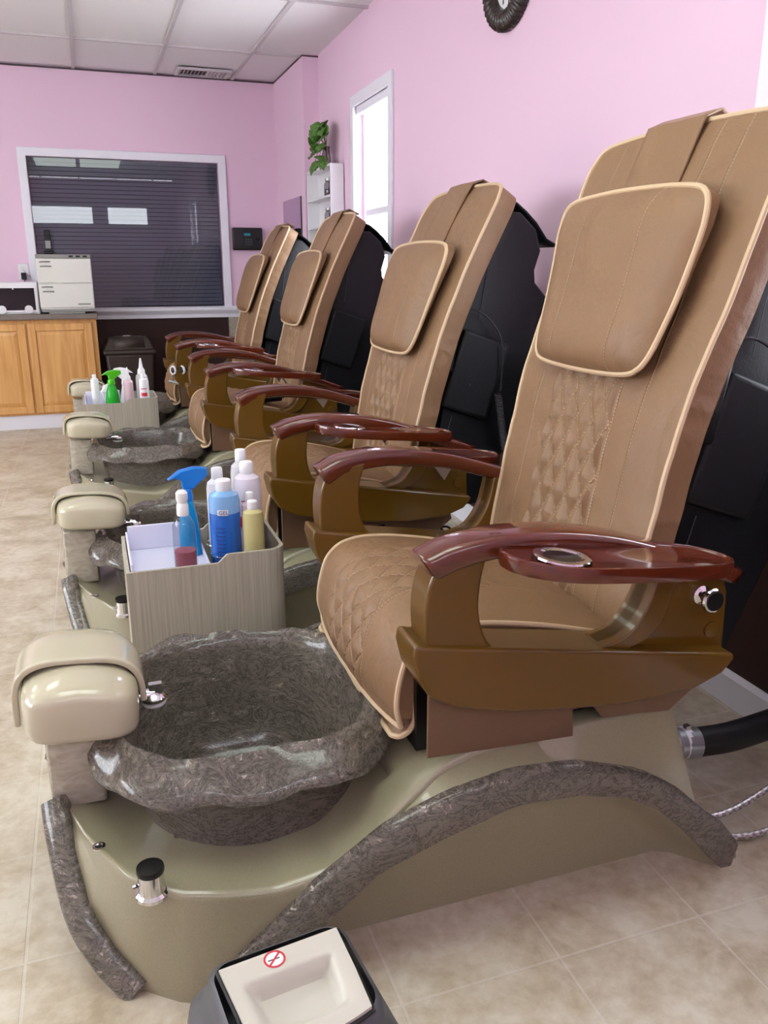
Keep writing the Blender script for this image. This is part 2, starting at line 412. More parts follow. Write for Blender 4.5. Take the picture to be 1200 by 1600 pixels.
structure(MB().box(XL, 2.2, YF, YB+.3, -.05, 0).build('floor', M['floor'], smooth=False))
structure(MB().box(XL, 2.2, YF, YB+.3, CEIL+.012, CEIL+.1).build('ceiling', M['ceil_tile'], smooth=False))
g = MB()
xs = [-4.12+.6*k for k in range(10)]
xs = [.66+.595*k for k in range(-8, 3)]
for x in xs: g.box(x-.012, x+.012, YF, YB, CEIL-.001, CEIL+.012)
y = 6.40
while y > YF:
    g.box(XL, 1.75, y-.012, y+.012, CEIL-.0015, CEIL+.0115); y -= 1.26
structure(g.build('trim_1', M['tbar'], smooth=False))
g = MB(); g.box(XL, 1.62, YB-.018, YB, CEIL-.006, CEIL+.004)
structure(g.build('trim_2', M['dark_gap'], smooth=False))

DADO = .885      # top of the brown dado
# right wall with two window openings (u ranges) -----------------------------
W1 = (4.73, 5.42); W2 = (1.08, 1.78); ZS = .93; ZH = 2.17
def wall_with_holes(lo, hi, holes, z0, z1, T):
    b = MB(); u = lo
    for a, c in holes:
        b.box(0, T, u, a, z0, z1)
        if ZS > z0: b.box(0, T, a, c, z0, min(ZS, z1))
        if z1 > ZH: b.box(0, T, a, c, ZH, z1)
        u = c
    b.box(0, T, u, hi, z0, z1); return b
structure(on_wall(wall_with_holes(YF-.1, 7.7, [W2, W1], DADO, CEIL+.05, .16).build('wall_right', M['pink'], smooth=False)))
structure(on_wall(MB().box(0, .16, YF-.1, 7.7, 0, DADO).build('wall_right_dado', M['brown_paint'], smooth=False)))
g = MB(); g.prism_y([(0, 0), (-.014, 0), (-.014, .085), (-.006, .1), (0, .1)], YF, 6.3)
structure(on_wall(g.build('baseboard_right', M['trim'], smooth=False)))
g = MB()
for a, c in ((YF, W2[0]-.07), (W2[1]+.07, W1[0]-.07), (W1[1]+.07, 6.32)):
    g.prism_y([(0, DADO-.01), (-.012, DADO-.01), (-.022, DADO+.01), (-.022, DADO+.035), (-.01, DADO+.055), (0, DADO+.055)], a, c)
structure(on_wall(g.build('trim_3', M['trim'], smooth=False)))
def window_right(n, a, c):
    w = structure(empty('window_%d' % n)); w.matrix_world = WR
    t = .062; f = MB()
    f.prism_x([(a-t, ZS-.02), (a+.004, ZS-.02), (a+.004, ZH-.004), (c-.004, ZH-.004), (c-.004, ZS-.02), (c+t, ZS-.02), (c+t, ZH+t), (a-t, ZH+t)], -.018, 0)
    f.build('window_casing', M['trim'], w, bevel=.004)
    s = MB(); s.box(-.05, .1, a-t-.02, c+t+.02, ZS-.03, ZS); s.box(-.02, 0, a-t, c+t, ZS-.1, ZS-.03); s.build('window_sill', M['trim'], w, bevel=.005)
    j = MB()
    d = .04
    j.box(.05, .1, a, a+d, ZS, ZH); j.box(.05, .1, c-d, c, ZS, ZH); j.box(.05, .1, a, c, ZH-d, ZH); j.box(.05, .1, a, c, ZS, ZS+d); j.box(.055, .09, a, c, 1.52, 1.56)
    j.build('sash', M['trim'], w, bevel=.003)
    sheet([(.07, a+d, ZS+d), (.07, c-d, ZS+d), (.07, c-d, ZH-d), (.07, a+d, ZH-d)]).build('pane', M['pane'], w, smooth=False)
    hr = MB(); hr.box(.005, .045, a+.005, c-.005, ZH-.05, ZH-.002); hr.build('blind_headrail', M['trim'], w, bevel=.004)
window_right(1, *W1); window_right(2, *W2)
# bump-out in the far right corner
JX = 1.595
structure(MB().box(JX, 1.9, 6.34, YB+.1, DADO, CEIL+.05).build('wall_corner', M['pink'], smooth=False))
structure(MB().box(JX, 1.9, 6.34, YB+.1, 0, DADO).build('wall_corner_dado', M['brown_paint'], smooth=False))
g = MB(); g.box(JX-.006, JX, 6.34, YB, CEIL-.006, CEIL+.004); g.box(JX-.006, 1.75, 6.334, 6.34, CEIL-.006, CEIL+.004)
structure(g.build('trim_4', M['dark_gap'], smooth=False))
# back wall with a window
BW = (-.336, 1.112, .89, 2.02)
b = MB()
b.box(XL, BW[0], YB, YB+.14, DADO, CEIL+.05); b.box(BW[1], 1.9, YB, YB+.14, DADO, CEIL+.05)
b.box(BW[0], BW[1], YB, YB+.14, BW[3], CEIL+.05)
structure(b.build('wall_back', M['pink'], smooth=False))
structure(MB().box(XL, 1.9, YB, YB+.14, 0, DADO).build('wall_back_dado', M['brown_paint'], smooth=False))
w = structure(empty('window_3'))
f = MB(); t = .06
f.prism_y([(BW[0]-t, .885), (BW[0], .885), (BW[0], BW[3]), (BW[1], BW[3]), (BW[1], .885), (BW[1]+t, .885), (BW[1]+t, BW[3]+t), (BW[0]-t, BW[3]+t)], YB-.02, YB)
f.build('window_casing', M['trim'], w, bevel=.004)
s = MB(); s.prism_x([(YB, .80), (YB-.018, .80), (YB-.022, .83), (YB-.05, .862), (YB-.05, .885), (YB, .892), (YB+.08, .892), (YB+.08, .86)], BW[0]-.08, BW[1]+.09)
s.build('window_sill', M['trim'], w, smooth=False)
sheet([(BW[0], YB+.03, BW[2]), (BW[1], YB+.03, BW[2]), (BW[1], YB+.03, BW[3]), (BW[0], YB+.03, BW[3])]).build('pane', M['pane_back'], w, smooth=False)
bl = MB(); z = BW[2]+.012
while z < BW[3]-.03:
    bl.prism_x([(YB+.050, z), (YB+.052, z-.0005), (YB+.066, z+.0275), (YB+.064, z+.028)], BW[0]+.008, BW[1]-.008); z += .032
bl.box(BW[0]+.004, BW[1]-.004, YB+.045, YB+.075, BW[3]-.03, BW[3])
bl.build('blind', M['blind'], w, smooth=False)
MB().box(BW[0], BW[1], YB+.12, YB+.135, BW[2], BW[3]).build('backing', M['black_plastic'], w, smooth=False)
# chair rail right of the window, baseboard, a white corner strip under the window casing
g = MB(); g.prism_x([(YB, .80), (YB-.018, .80), (YB-.022, .83), (YB-.045, .862), (YB-.045, .885), (YB, .892)], BW[1]+.09, JX)
structure(g.build('trim_5', M['trim'], smooth=False))
g = MB(); g.box(BW[1]+.02, BW[1]+.14, YB-.022, YB, .42, .80)
structure(g.build('trim_6', M['grey_marble'], smooth=False))
structure(MB().box(.1, JX, YB-.014, YB, 0, .1).build('baseboard_back', M['trim'], smooth=False))
# chair rail along the bump-out
g = MB(); g.prism_y([(JX, .80), (JX-.018, .80), (JX-.022, .83), (JX-.045, .862), (JX-.045, .885), (JX, .892)], 6.34, YB)
structure(g.build('trim_7', M['trim'], smooth=False))
# left wall with an unseen wide window added to let in light, front wall with two windows (behind the camera)
LW = (.9, 5.0, 1.0, 2.3)
b = MB(); b.box(XL-.14, XL, YF, LW[0], 0, CEIL); b.box(XL-.14, XL, LW[1], YB, 0, CEIL); b.box(XL-.14, XL, LW[0], LW[1], 0, LW[2]); b.box(XL-.14, XL, LW[0], LW[1], LW[3], CEIL)
structure(b.build('wall_left', M['pink'], smooth=False))
w = structure(empty('window_4')); f = MB()
for yy in (LW[0], 2.25, 3.6, LW[1]-.06): f.box(XL-.08, XL-.02, yy, yy+.06, LW[2], LW[3])
f.box(XL-.08, XL-.02, LW[0], LW[1], LW[2], LW[2]+.06); f.box(XL-.08, XL-.02, LW[0], LW[1], LW[3]-.06, LW[3])
f.build('window_frame', M['trim'], w, smooth=False)
sheet([(XL-.05, LW[0], LW[2]), (XL-.05, LW[1], LW[2]), (XL-.05, LW[1], LW[3]), (XL-.05, LW[0], LW[3])]).build('pane', M['pane'], w, smooth=False)
FW = [(-.80, .27), (.44, 1.17)]; FZ = (1.895, 2.225)
b = MB(); b.box(XL, FW[0][0], YF-.14, YF, 0, CEIL); b.box(FW[0][1], FW[1][0], YF-.14, YF, 0, CEIL); b.box(FW[1][1], 1.62, YF-.14, YF, 0, CEIL)
for a, c in FW: b.box(a, c, YF-.14, YF, 0, FZ[0]); b.box(a, c, YF-.14, YF, FZ[1], CEIL)
structure(b.build('wall_front', M['pink'], smooth=False))
for n, (a, c) in enumerate(FW):
    w = structure(empty('window_%d' % (5+n))); f = MB()
    f.box(a, a+.04, YF-.1, YF+.012, *FZ); f.box(c-.04, c, YF-.1, YF+.012, *FZ); f.box(a, c, YF-.1, YF+.012, FZ[0], FZ[0]+.03); f.box(a, c, YF-.1, YF+.012, FZ[1]-.03, FZ[1])
    f.build('window_frame', M['trim'], w, smooth=False)
    sheet([(a, YF-.06, FZ[0]), (c, YF-.06, FZ[0]), (c, YF-.06, FZ[1]), (a, YF-.06, FZ[1])]).build('pane', M['pane'], w, smooth=False)

# ceiling lights over the aisle
def ceiling_light(x, y, label):
    t = tag(empty('ceiling_light', (x, y, CEIL)), label, 'ceiling light', 'fluorescent ceiling lights')
    f = MB(); f.box(-.3, .3, -.6, -.57, -.012, .01); f.box(-.3, .3, .57, .6, -.012, .01); f.box(-.3, -.27, -.57, .57, -.012, .01); f.box(.27, .3, -.57, .57, -.012, .01)
    f.build('frame', M['white_plastic'], t, smooth=False)
    MB().box(-.27, .27, -.57, .57, -.008, -.002).build('diffuser', M['lamp'], t, smooth=False)
LIGHTS = [(-.235, 1.36), (-.83, 3.88), (-2.6, 1.36), (-2.6, 3.88), (-2.6, 5.9), (.36, 1.36)]
for k, (x, yy) in enumerate(LIGHTS):
    ceiling_light(x, yy, 'recessed fluorescent ceiling light, %s' % ['over the first basin at the aisle edge', 'over the aisle beside the third chair', 'far side of the room, front', 'far side of the room, middle', 'far side of the room by the back wall', 'over the seat of the first chair'][k])

# ------------------------------------------------------------------ pedicure chair (built once, then copied)
def make_chair(cy, lean=False):
    root = empty('pedicure_chair', (0, cy, 0))
    # ---- base ----
    zo_pts = [(.06, 0), (.14, .079), (.28, .192), (.354, .24), (.40, .271), (.52, .310), (.645, .329), (.778, .317), (.923, .268), (1.003, .217), (1.09, .136), (1.148, .068), (1.20, 0)]
    zi_pts = [(.165, 0), (.205, .04), (.244, .078), (.298, .124), (.38, .187), (.40, .199), (.521, .237), (.647, .268), (.782, .259), (.891, .228), (.969, .18), (1.039, .111), (1.103, .04), (1.135, 0)]
    zo = lambda x: max(0, interp(x, zo_pts)) if .06 < x < 1.2 else 0
    zi = lambda x: max(0, interp(x, zi_pts)) if .165 < x < 1.135 else 0
    T = []      # (T x,h,z) (F x,h,z)
    nose = [((-.133, .065, .24), (-.142, .07, .235)), ((-.116, .12, .238), (-.135, .115, .215)), ((-.093, .185, .235), (-.123, .165, .185)), ((-.06, .25, .228), (-.102, .24, .11)),
            ((-.024, .307, .22), (-.06, .29, .05)), ((.02, .35, .216), (-.018, .33, 0)), ((.06, .372, .212), (.04, .375, 0))]
    edge = [(.06, .212), (.105, .206), (.17, .194), (.216, .19), (.316, .204), (.384, .242), (.454, .292), (.523, .338), (.60, .36), (1.04, .362)]
    eh = [(.06, .372), (.12, .383), (.25, .388), (.33, .385), (.40, .374), (.46, .362), (.54, .348), (.65, .342), (1.04, .335)]
    cols = [(t, f, 0) for t, f in nose]
    xsv = [.085+.011*k for k in range(40)]+[.54+.0275*k for k in range(19)]
    for x in xsv:
        cols.append(((x, interp(x, eh), interp(x, edge)), (x, .395, 0), 1))
    for x in [1.07, 1.09, 1.11, 1.13, 1.15, 1.17, 1.19]:
        cols.append(((x, .365, max(zo(x), .001)), (x, .395, 0), 2))
    bcx, ba, bb = .215, .198, .252       # basin footprint in the deck
    NI = 34
    def half(t, f, k, sgn):
        P = []
        for i in range(NI):
            h = t[1]*.955*i/(NI-1); z = t[2]; x = t[0]
            if k == 2: P.append((1.075, sgn*.33*i/(NI-1), 0)); continue
            if k == 0: x = lerp(t[0]+.0, t[0], i/(NI-1))
            dxa = abs(x-.22)/(.214 if x > .22 else .206); e = dxa**3.2+(h/(.240*(1-.17*min(1, dxa**3.2) if x < .22 else 1)))**3.2
            if x < .55: z = t[2]-.012*max(0, 1-i/(NI-1))
            if e < (1 if k else .72): z = .03
            elif .38 < x < .47 and h < .27: z = min(z, .27)
            P.append((x, sgn*h, z))
        if k < 2:
            P += [(t[0], sgn*(t[1]*.985), t[2]-.0015), (t[0], sgn*(t[1]*.997), t[2]-.006), (t[0]*1, sgn*(t[1]+.001), t[2]-.014)]
        else: P += [t[0:1]+(sgn*t[1], t[2])]*3
        z1, z2 = zo(f[0]), zi(f[0])
        top = P[-1]
        if z1 <= .001:
            for q in (.25, .45, .65, .85, 1.0): P.append((lerp(top[0], f[0], q), sgn*lerp(abs(top[1]), f[1], q), lerp(top[2], f[2], q)))
        else:
            fh = .395; d = min(1, z2/.11); rec = lerp(fh, .317, d*d*(3-2*d))
            P.append((f[0], sgn*min(fh, max(abs(top[1]), fh-.003)), min(z1, top[2]))); P.append((f[0], sgn*fh, min(z1, top[2])*.5+z2*.5))
            P.append((f[0], sgn*fh, z2)); P.append((f[0], sgn*lerp(fh, rec, .62), z2-.028*d)); P.append((f[0], sgn*rec, max(0, z2-.075*d)))
        if z1 > .001: P.append((f[0], sgn*rec, 0))
        else: P.append(P[-1])
        return P
    g = MB()
    for sgn in (-1, 1): g.grid([half(t, f, k, sgn) for t, f, k in cols])
    # weld the halves and close the front
    fr = [half(t, f, k, s) for (t, f, k) in cols[:1] for s in (-1, 1)]
    base = g.build('base', M['gel'], root, angle=50)
    bm = bmesh.new(); bm.from_mesh(base.data); bmesh.ops.remove_doubles(bm, verts=bm.verts, dist=.0005); bmesh.ops.recalc_face_normals(bm, faces=bm.faces); bm.to_mesh(base.data); bm.free()
    front = MB(); arc = [(f[0]+.012, f[1], f[2]) for t, f, k in cols[:6]]
    front.add([(x, -h, z) for x, h, z in arc]+[(x, h, z) for x, h, z in arc]+[(-.02, -.05, 0), (-.02, .05, 0)], [(0, 1, 2, 3, 4, 5, 12, 13, 11, 10, 9, 8, 7, 6)])
    front.build('front_panel', M['gel'], root)
    # ---- crinkled bands ----
    mid = []
    for k in range(44):
        x = .075+(1.165-.075)*k/43
        a = zo(x); c = zi(x) if x > .165 else 0
        mid.append((x, a, c))
    for s in (-1, 1):
        g = MB(); R = []
        for x, a, c in mid:
            c = min(c, a-.003)
            if x > 1.135: c = 0
            jit = .003*mnoise.noise(Vector((x*30, s, 0)))
            y0, y1 = s*.386, s*(.41+jit)
            xo = x+(.012 if x > 1.1 else 0)
            R.append([(xo, y0, a+.006), (xo, s*(.402+jit), a+.008), (xo, y1, a+.001), (x, s*(.414+jit), (a+c)/2), (x, y1, c), (x, s*.39, c-.002 if c > .01 else c)])
        n = len(R[0]); o = g.grid(R, closed_v=True); g.f.append(tuple(o+i for i in range(n))); e = o+(len(R)-1)*n; g.f.append(tuple(e+i for i in range(n)))
        g.build('arch_band', M['crinkle'], root, angle=60)
        pth = spline([(-.143, s*.085, .245), (-.136, s*.14, .21), (-.112, s*.24, .115), (-.074, s*.292, .052), (-.028, s*.332, .004)], 6)
        g = MB(); g.sweep([tuple(p) for p in pth], lambda i: [(-.024, -.012), (.024, -.012), (.025, .006), (.020, .012), (-.020, .012), (-.025, .004)], up=(-.35, s*.8, .5))
        g.build('nose_band', M['crinkle'], root, angle=60)
    # ---- pedestal and foot rest ----
    g = MB(); g.prism_z([(-.05, -.088), (-.12, -.09), (-.148, -.075), (-.156, 0), (-.148, .075), (-.12, .09), (-.05, .088)], .225, .40)
    g.build('pedestal', M['grey_marble'], root, bevel=.006)
    def dome(cx, a, b, z0, z1, exy, ez, nx=28, ny=16, tilt=0, yc=0):
        rows = []
        for j in range(ny+1):
            ph = -PI/2+PI*j/ny
            cz = math.copysign(abs(math.sin(ph))**ez, math.sin(ph)); rr = abs(math.cos(ph))**ez
            row = []
            for i in range(nx):
                th = 2*PI*i/nx
                c_, s_ = math.cos(th), math.sin(th)
                xx = cx+a*rr*math.copysign(abs(c_)**exy, c_); yy = yc+b*rr*math.copysign(abs(s_)**exy, s_)
                zz = (z0+z1)/2+(z1-z0)/2*cz
                row.append((xx, yy, zz+tilt*(xx-cx)))
            rows.append(row)
        return rows
    fr_ = MB(); P = dome(-.078, .103, .142, .383, .482, .42, .42, 40, 20, -.08)
    P = [[(x, y, z+.022*math.cos(max(-1, min(1, (x+.078)/.105))*PI/2)*(1 if z > .43 else .0)) for x, y, z in r] for r in P]
    fr_.grid(P, closed_v=True)
    foot = fr_.build('foot_rest', M['cream_gel'], root, angle=80, loc=(0, 0, -.010))
    sh = MB(); rows = []
    for j in range(13):
        yy = -.045+.17*j/12; kk = 1-.14*max(0, (yy-.05)/.075)**2
        row = []
        for i in range(25):
            a = PI*(i/24)
            cc, ss = math.cos(a), math.sin(a)
            x = -.08-.113*kk*math.copysign(abs(cc)**.6, cc); z = .418+.094*kk*abs(ss)**.62-.08*(x+.08)
            if i == 0: z -= .03
            row.append((x, yy, z))
        rows.append(row)
    sh.grid(rows)
    so = sh.build('shell', M['cream_gel'], foot, angle=80)
    m_ = so.modifiers.new('solid', 'SOLIDIFY'); m_.thickness = .012; m_.offset = 0
    b_ = so.modifiers.new('bevel', 'BEVEL'); b_.width = .004; b_.segments = 3; b_.limit_method = 'ANGLE'
    # ---- basin ----
    def ring(a, b, z, wz=0, wr=0, cx=.22, n=96, ex=.62, seed=0):
        out = []
        for i in range(n):
            th = 2*PI*i/n; c_, s_ = math.cos(th), math.sin(th)
            k = 1+wr*mnoise.noise(Vector((c_*2.2+seed, s_*2.2, seed*3)))
            nar = 1-.17*max(0, -c_)**2
            xx = cx+a*k*math.copysign(abs(c_)**ex, c_); yy = b*k*nar*math.copysign(abs(s_)**ex, s_)
            out.append((xx, yy, z+wz*mnoise.noise(Vector((xx*9, yy*9+seed, 1.7)))))
        return out
    g = MB(); rings = [ring(.06, .06, .10), ring(.14, .17, .105), ring(.165, .195, .125), ring(.19, .215, .2), ring(.215, .235, .30), ring(.232, .243, .352, .006, .02),
            ring(.241, .250, .374, .012, .03), ring(.248, .259, .379, .016, .04, seed=1), ring(.262, .280, .368, .030, .05, seed=2), ring(.280, .306, .345, .036, .06, seed=2), ring(.290, .322, .326, .036, .07, seed=2), ring(.289, .321, .317, .036, .07, seed=2), ring(.268, .292, .330, .02, .04, seed=2),
            ring(.255, .278, .345), ring(.232, .262, .30), ring(.217, .258, .22), ring(.198, .25, .14), ring(.18, .235, .06)]
    o = g.grid(rings, closed_v=True); g.f.append(tuple(range(o, o+96)))
    basin = g.build('basin', M['crinkle'], root, angle=80)
    g = MB(); g.lathe([(.014, 0), (.016, .004), (.010, .006), (.003, .006)], (.30, .05, .107), 16); g.build('drain', M['chrome'], basin)
    # spout / sprayer
    g = MB(); g.tube([(.0, 0, .385), (.03, 0, .39), (.055, 0, .388)], .012, 12); g.lathe([(.004, -.004), (.024, 0), (.024, .006), (.018, .012), (.006, .016)], (.053, 0, .378), 20)
    g.box(.045, .07, -.007, .007, .392, .412)
    sp = g.build('spout', M['chrome'], root, angle=40)
    MB().lathe([(.02, -.008), (.0235, -.004), (.0235, .0)], (.053, 0, .374), 20).build('spray_face', M['white_plastic'], sp)
    # deck controls
    g = MB(); g.lathe([(.027, 0), (.027, .006), (.022, .01), (.021, .045), (.018, .048)], (.012, -.345, .205), 28); g.tube([(.012, -.345, .232), (-.018, -.352, .232)], .0035, 8)
    kn = g.build('mixer_knob', M['chrome'], root)
    MB().lathe([(.022, 0), (.023, .004), (.022, .01), (.002, .011)], (.012, -.345, .25), 28).build('knob_cap', M['black_plastic'], kn)
    g = MB(); g.lathe([(.011, 0), (.011, .003), (.007, .0035), (.006, .0005), (.001, .0005)], (-.068, -.225, .2285), 18); pl = g.build('air_button', M['chrome'], root)
    MB().lathe([(.0062, 0), (.001, .0006)], (-.068, -.225, .2295), 14).build('button_hole', M['black_plastic'], pl)
    # ---- under-seat box ----
    MB().box(.50, 1.03, -.29, .29, .34, .50).build('under_frame', M['black_plastic'], root)
    # ---- seat ----
    sp2 = s2([(.467, .385), (.458, .43), (.466, .49), (.488, .545), (.535, .577), (.62, .582), (.76, .558), (.92, .515), (1.0, .492)], 9)
    L = [0]
    for a, b2 in zip(sp2, sp2[1:]): L.append(L[-1]+math.hypot(b2[0]-a[0], b2[1]-a[1]))
    NV = 56; hw = .276; g = MB(); G = []; UV = []
    def quilt(u, v, q):
        a = (u/q['w']+v/q['h']+100.5) % 1-.5; b2 = (u/q['w']-v/q['h']+100.5) % 1-.5
        a = min(abs(a), abs(b2))*2
        return math.sqrt(max(a, 0))
    for i, (x, z) in enumerate(sp2):
        t = Vector((sp2[min(i+1, len(sp2)-1)][0]-sp2[max(i-1, 0)][0], sp2[min(i+1, len(sp2)-1)][1]-sp2[max(i-1, 0)][1])).normalized()
        nx, nz = -t.y, t.x; row = []; ur = []
        for j in range(NV+1):
            v = -1+2*j/NV; y = v*hw
            off = .022*(1-abs(v)**3)-.008
            if abs(y) < QS['half'] and L[i] < QS['v1']: off += .010*quilt(y, L[i], QS)*min(1, (QS['half']-abs(y))/.01)*min(1, L[i]/.05)
            row.append((x+nx*off, y, z+nz*off)); ur.append((y, L[i]))
        G.append(row); UV.append(ur)
    g.grid(G, uv=UV)
    seat = g.build('seat', M['leather_seat'], root, angle=80)
    for s in (0, NV):
        g = MB(); side = [G[i][s] for i in range(len(G))]; dy = .006 if s else -.006
        low = [(max(p[0], .478)+.004, p[1]*.99, .40) for p in side]
        g.grid([[(p[0]+.003, p[1]*.995, p[2]-.003) for p in side], low])
        g.build('side_panel', M['leather'], seat)
    MB().box(.48, .95, -.262, .262, .385, .41).build('underside', M['leather'], seat)
    g = MB()
    for s in (0, NV): g.tube([G[i][s] for i in range(2, len(G)-8)], .0055, 8)
    g.tube([G[0][j] for j in range(NV+1)], .0055, 8)
    for s in (0, NV): g.tube([G[i][s] for i in range(0, 4)], .0055, 8)
    g.build('piping', M['piping'], seat)
    g = MB(); fl = [(.505, -.272, .44), (.503, -.275, .40), (.49, -.272, .372), (.468, -.262, .362), (.462, -.2, .362), (.462, .2, .362), (.468, .262, .362), (.49, .272, .372), (.503, .275, .40), (.505, .272, .44)]
    flp = spline(fl, 5); g.grid([[tuple(p) for p in flp], [(p.x+.02, p.y*.95, p.z+.03) for p in flp]])
    lf = g.build('front_flap', M['leather'], seat)
    MB().tube([tuple(p) for p in flp], .0055, 8).build('flap_piping', M['piping'], seat)
    # ---- backrest ----
    bp = s2([(.925, .455), (.946, .60), (.974, .76), (1.018, .96), (1.085, 1.15), (1.138, 1.32), (1.176, 1.42), (1.205, 1.494)], 14)
    if lean: bp = s2([(.925, .455), (.946, .60), (.974, .76), (1.028, .96), (1.100, 1.15), (1.174, 1.31), (1.226, 1.41), (1.264, 1.474)], 14)
    PZ = 1.098 if lean else 1.168
    Lb = [0]
    for a, b2 in zip(bp, bp[1:]): Lb.append(Lb[-1]+math.hypot(b2[0]-a[0], b2[1]-a[1]))
    def at_len(s):
        for i in range(1, len(Lb)):
            if s <= Lb[i] or i == len(Lb)-1:
                t = (s-Lb[i-1])/(Lb[i]-Lb[i-1]); x = lerp(bp[i-1][0], bp[i][0], t); z = lerp(bp[i-1][1], bp[i][1], t)
                dx, dz = bp[i][0]-bp[i-1][0], bp[i][1]-bp[i-1][1]; l = math.hypot(dx, dz); return x, z, -dz/l, dx/l
    HB = .302; NU = 150; NW = 112; S = Lb[-1]-.012; g = MB(); G = []; UV = []
    def stop(v): return S-.016*v*v-.035*abs(v)**18
    def wmap(v): return v
    for i in range(NU+1):
        row = []; ur = []
        for j in range(NW+1):
            v = -1+2*j/NW; s = stop(v)*i/NU
            x, z, nx, nz = at_len(s); y = v*HB*(1 if lean else 1+.06*max(0, i/NU-.4)/.6)
            if i/NU > .97: y *= 1-.03*((i/NU-.97)/.03)**2*abs(v)**4
            off = .014*(1-abs(v)**4)*(1-(2*i/NU-1)**8)
            if abs(y) < QB['half'] and s < QB['v1']: off += .018*quilt(y, s, QB)*min(1, (QB['half']-abs(y))/.008)
            off += .004*mnoise.noise(Vector((y*8, s*14, 3)))*(1 if .5 > s else .5)
            row.append((x+nx*off, y, z+nz*off)); ur.append((y, s))
        G.append(row); UV.append(ur)
    g.grid(G, uv=UV)
    back = g.build('backrest', M['leather_back'], root, angle=80)
    border = [G[i][0] for i in range(NU+1)]+[G[NU][j] for j in range(1, NW)]+[G[i][NW] for i in range(NU, -1, -1)]
    bidx = [(i, 0) for i in range(NU+1)]+[(NU, j) for j in range(1, NW)]+[(i, NW) for i in range(NU, -1, -1)]
    TH = .066; g = MB(); R0, R1, R2 = [], [], []
    for (i, j), p in zip(bidx, border):
        s = UV[i][j][1]; _, _, nx, nz = at_len(s)
        w_ = .004*mnoise.noise(Vector((s*32, j, 7)))
        sy = (1 if j == NW else -1 if j == 0 else 0)
        R0.append(p); R1.append((p[0]-nx*TH*.5, p[1]+sy*(.004+w_), p[2]-nz*TH*.5)); R2.append((p[0]-nx*TH, p[1]*.985, p[2]-nz*TH))
    g.grid([R0, R1, R2]); g.f.append(tuple(range(2*len(R0), 3*len(R0))))
    g.build('side_band', M['leather'], back, angle=50)
    MB().tube(border[::1], .0055, 8).build('piping', M['piping'], back)
    # ---- head pillow ----
    def back_at(z):
        for a, b2 in zip(bp, bp[1:]):
            if a[1] <= z <= b2[1]: return lerp(a[0], b2[0], (z-a[1])/(b2[1]-a[1]))
        return bp[-1][0]
    NP = 40; g = MB(); Fr, Bk, UVp = [], [], []
    def pill(u, v):        # u across -1..1, v up 0..1 -> y, z of the outline square mapped to a rounded trapezoid
        a, c = u, 2*v-1
        k = 1-.075*(abs(a)**8)*(abs(c)**8)
        y = .008+a*k*lerp(.205, .25, min(1, v*1.25)**.8); z = PZ+(c*(1-.05*abs(a)**8*abs(c)**8))*.175
        z += .012*(1-a*a)*v+.012*(a*a)*(1-v)*.7
        return y, z
    for i in range(NP+1):
        fr1, bk1, uu = [], [], []
        for j in range(NP+1):
            u = -1+2*j/NP; v = i/NP; y, z = pill(u, v)
            x0 = back_at(min(z, 1.47))-.022
            rim = (1-abs(u)**5)*(1-abs(2*v-1)**6)
            xf = x0-.022-.042*rim-.022*v*v
            nzz = .003*mnoise.noise(Vector((y*9, z*9, 5)))
            fr1.append((xf+nzz, y, z)); bk1.append((x0-.012, y*.98, lerp(PZ, z, .98))); uu.append((y, z))
        Fr.append(fr1); Bk.append(bk1); UVp.append(uu)
    g.grid(Fr, uv=UVp); g.grid(Bk)
    bi = [(0, j) for j in range(NP)]+[(i, NP) for i in range(NP)]+[(NP, j) for j in range(NP, 0, -1)]+[(i, 0) for i in range(NP, 0, -1)]
    g.grid([[Fr[i][j] for i, j in bi], [Bk[i][j] for i, j in bi]], closed_v=True)
    pil = g.build('head_pillow', M['leather_pillow'], root, angle=80)
    MB().tube([Fr[i][j] for i, j in bi], .006, 8, closed=True).build('piping', M['piping'], pil)
    g = MB(); R = []
    for k in range(15):
        s = Lb[-1]-.30+.29*k/14; x, z, nx, nz = at_len(s); o_ = .02-.004*k/14
        R.append([(x+nx*(o_+.001*(abs(q) < .8)), .025+.092*q, z+nz*o_) for q in (-1, -.9, -.5, 0, .5, .9, 1)])
    x, z, nx, nz = at_len(Lb[-1]); R.append([(x+.02, .025+.092*q, z+.012) for q in (-1, -.9, -.5, 0, .5, .9, 1)]); R.append([(x+.07, .025+.092*q, z-.01) for q in (-1, -.9, -.5, 0, .5, .9, 1)])
    g.grid(R); st = g.build('strap', M['leather'], pil); q = st.modifiers.new('solid', 'SOLIDIFY'); q.thickness = .005
    # ---- black back shell ----
    prof = [(1.02, .42), (1.05, .62), (1.085, .85), (1.12, 1.0), (1.185, 1.18), (1.26, 1.32), (1.295, 1.375), (1.335, 1.375), (1.395, 1.325), (1.415, 1.26), (1.395, 1.2), (1.40, 1.16), (1.455, 1.10), (1.468, 1.06), (1.44, .97), (1.385, .80), (1.30, .60), (1.21, .42)]
    rows = []; cx_, cz_ = 1.24, .95
    for yy, k in ((-.262, .90), (-.255, .95), (-.235, .985), (-.2, 1.0), (0, 1.0), (.2, 1.0), (.235, .985), (.255, .95), (.262, .90)):
        mx = sum(p[0] for p in prof)/len(prof)
        rows.append([(cx_+(x-cx_)*k if x > 1.2 else x, yy, z-.012*(1-k)*10*(z > 1.1)) for x, z in prof])
    g = MB(); o = g.grid(rows, closed_v=True); n = len(prof); g.f.append(tuple(range(o, o+n))); g.f.append(tuple(range(o+8*n, o+9*n)))
    shell = g.build('back_shell', M['black_leather'], root, angle=50)
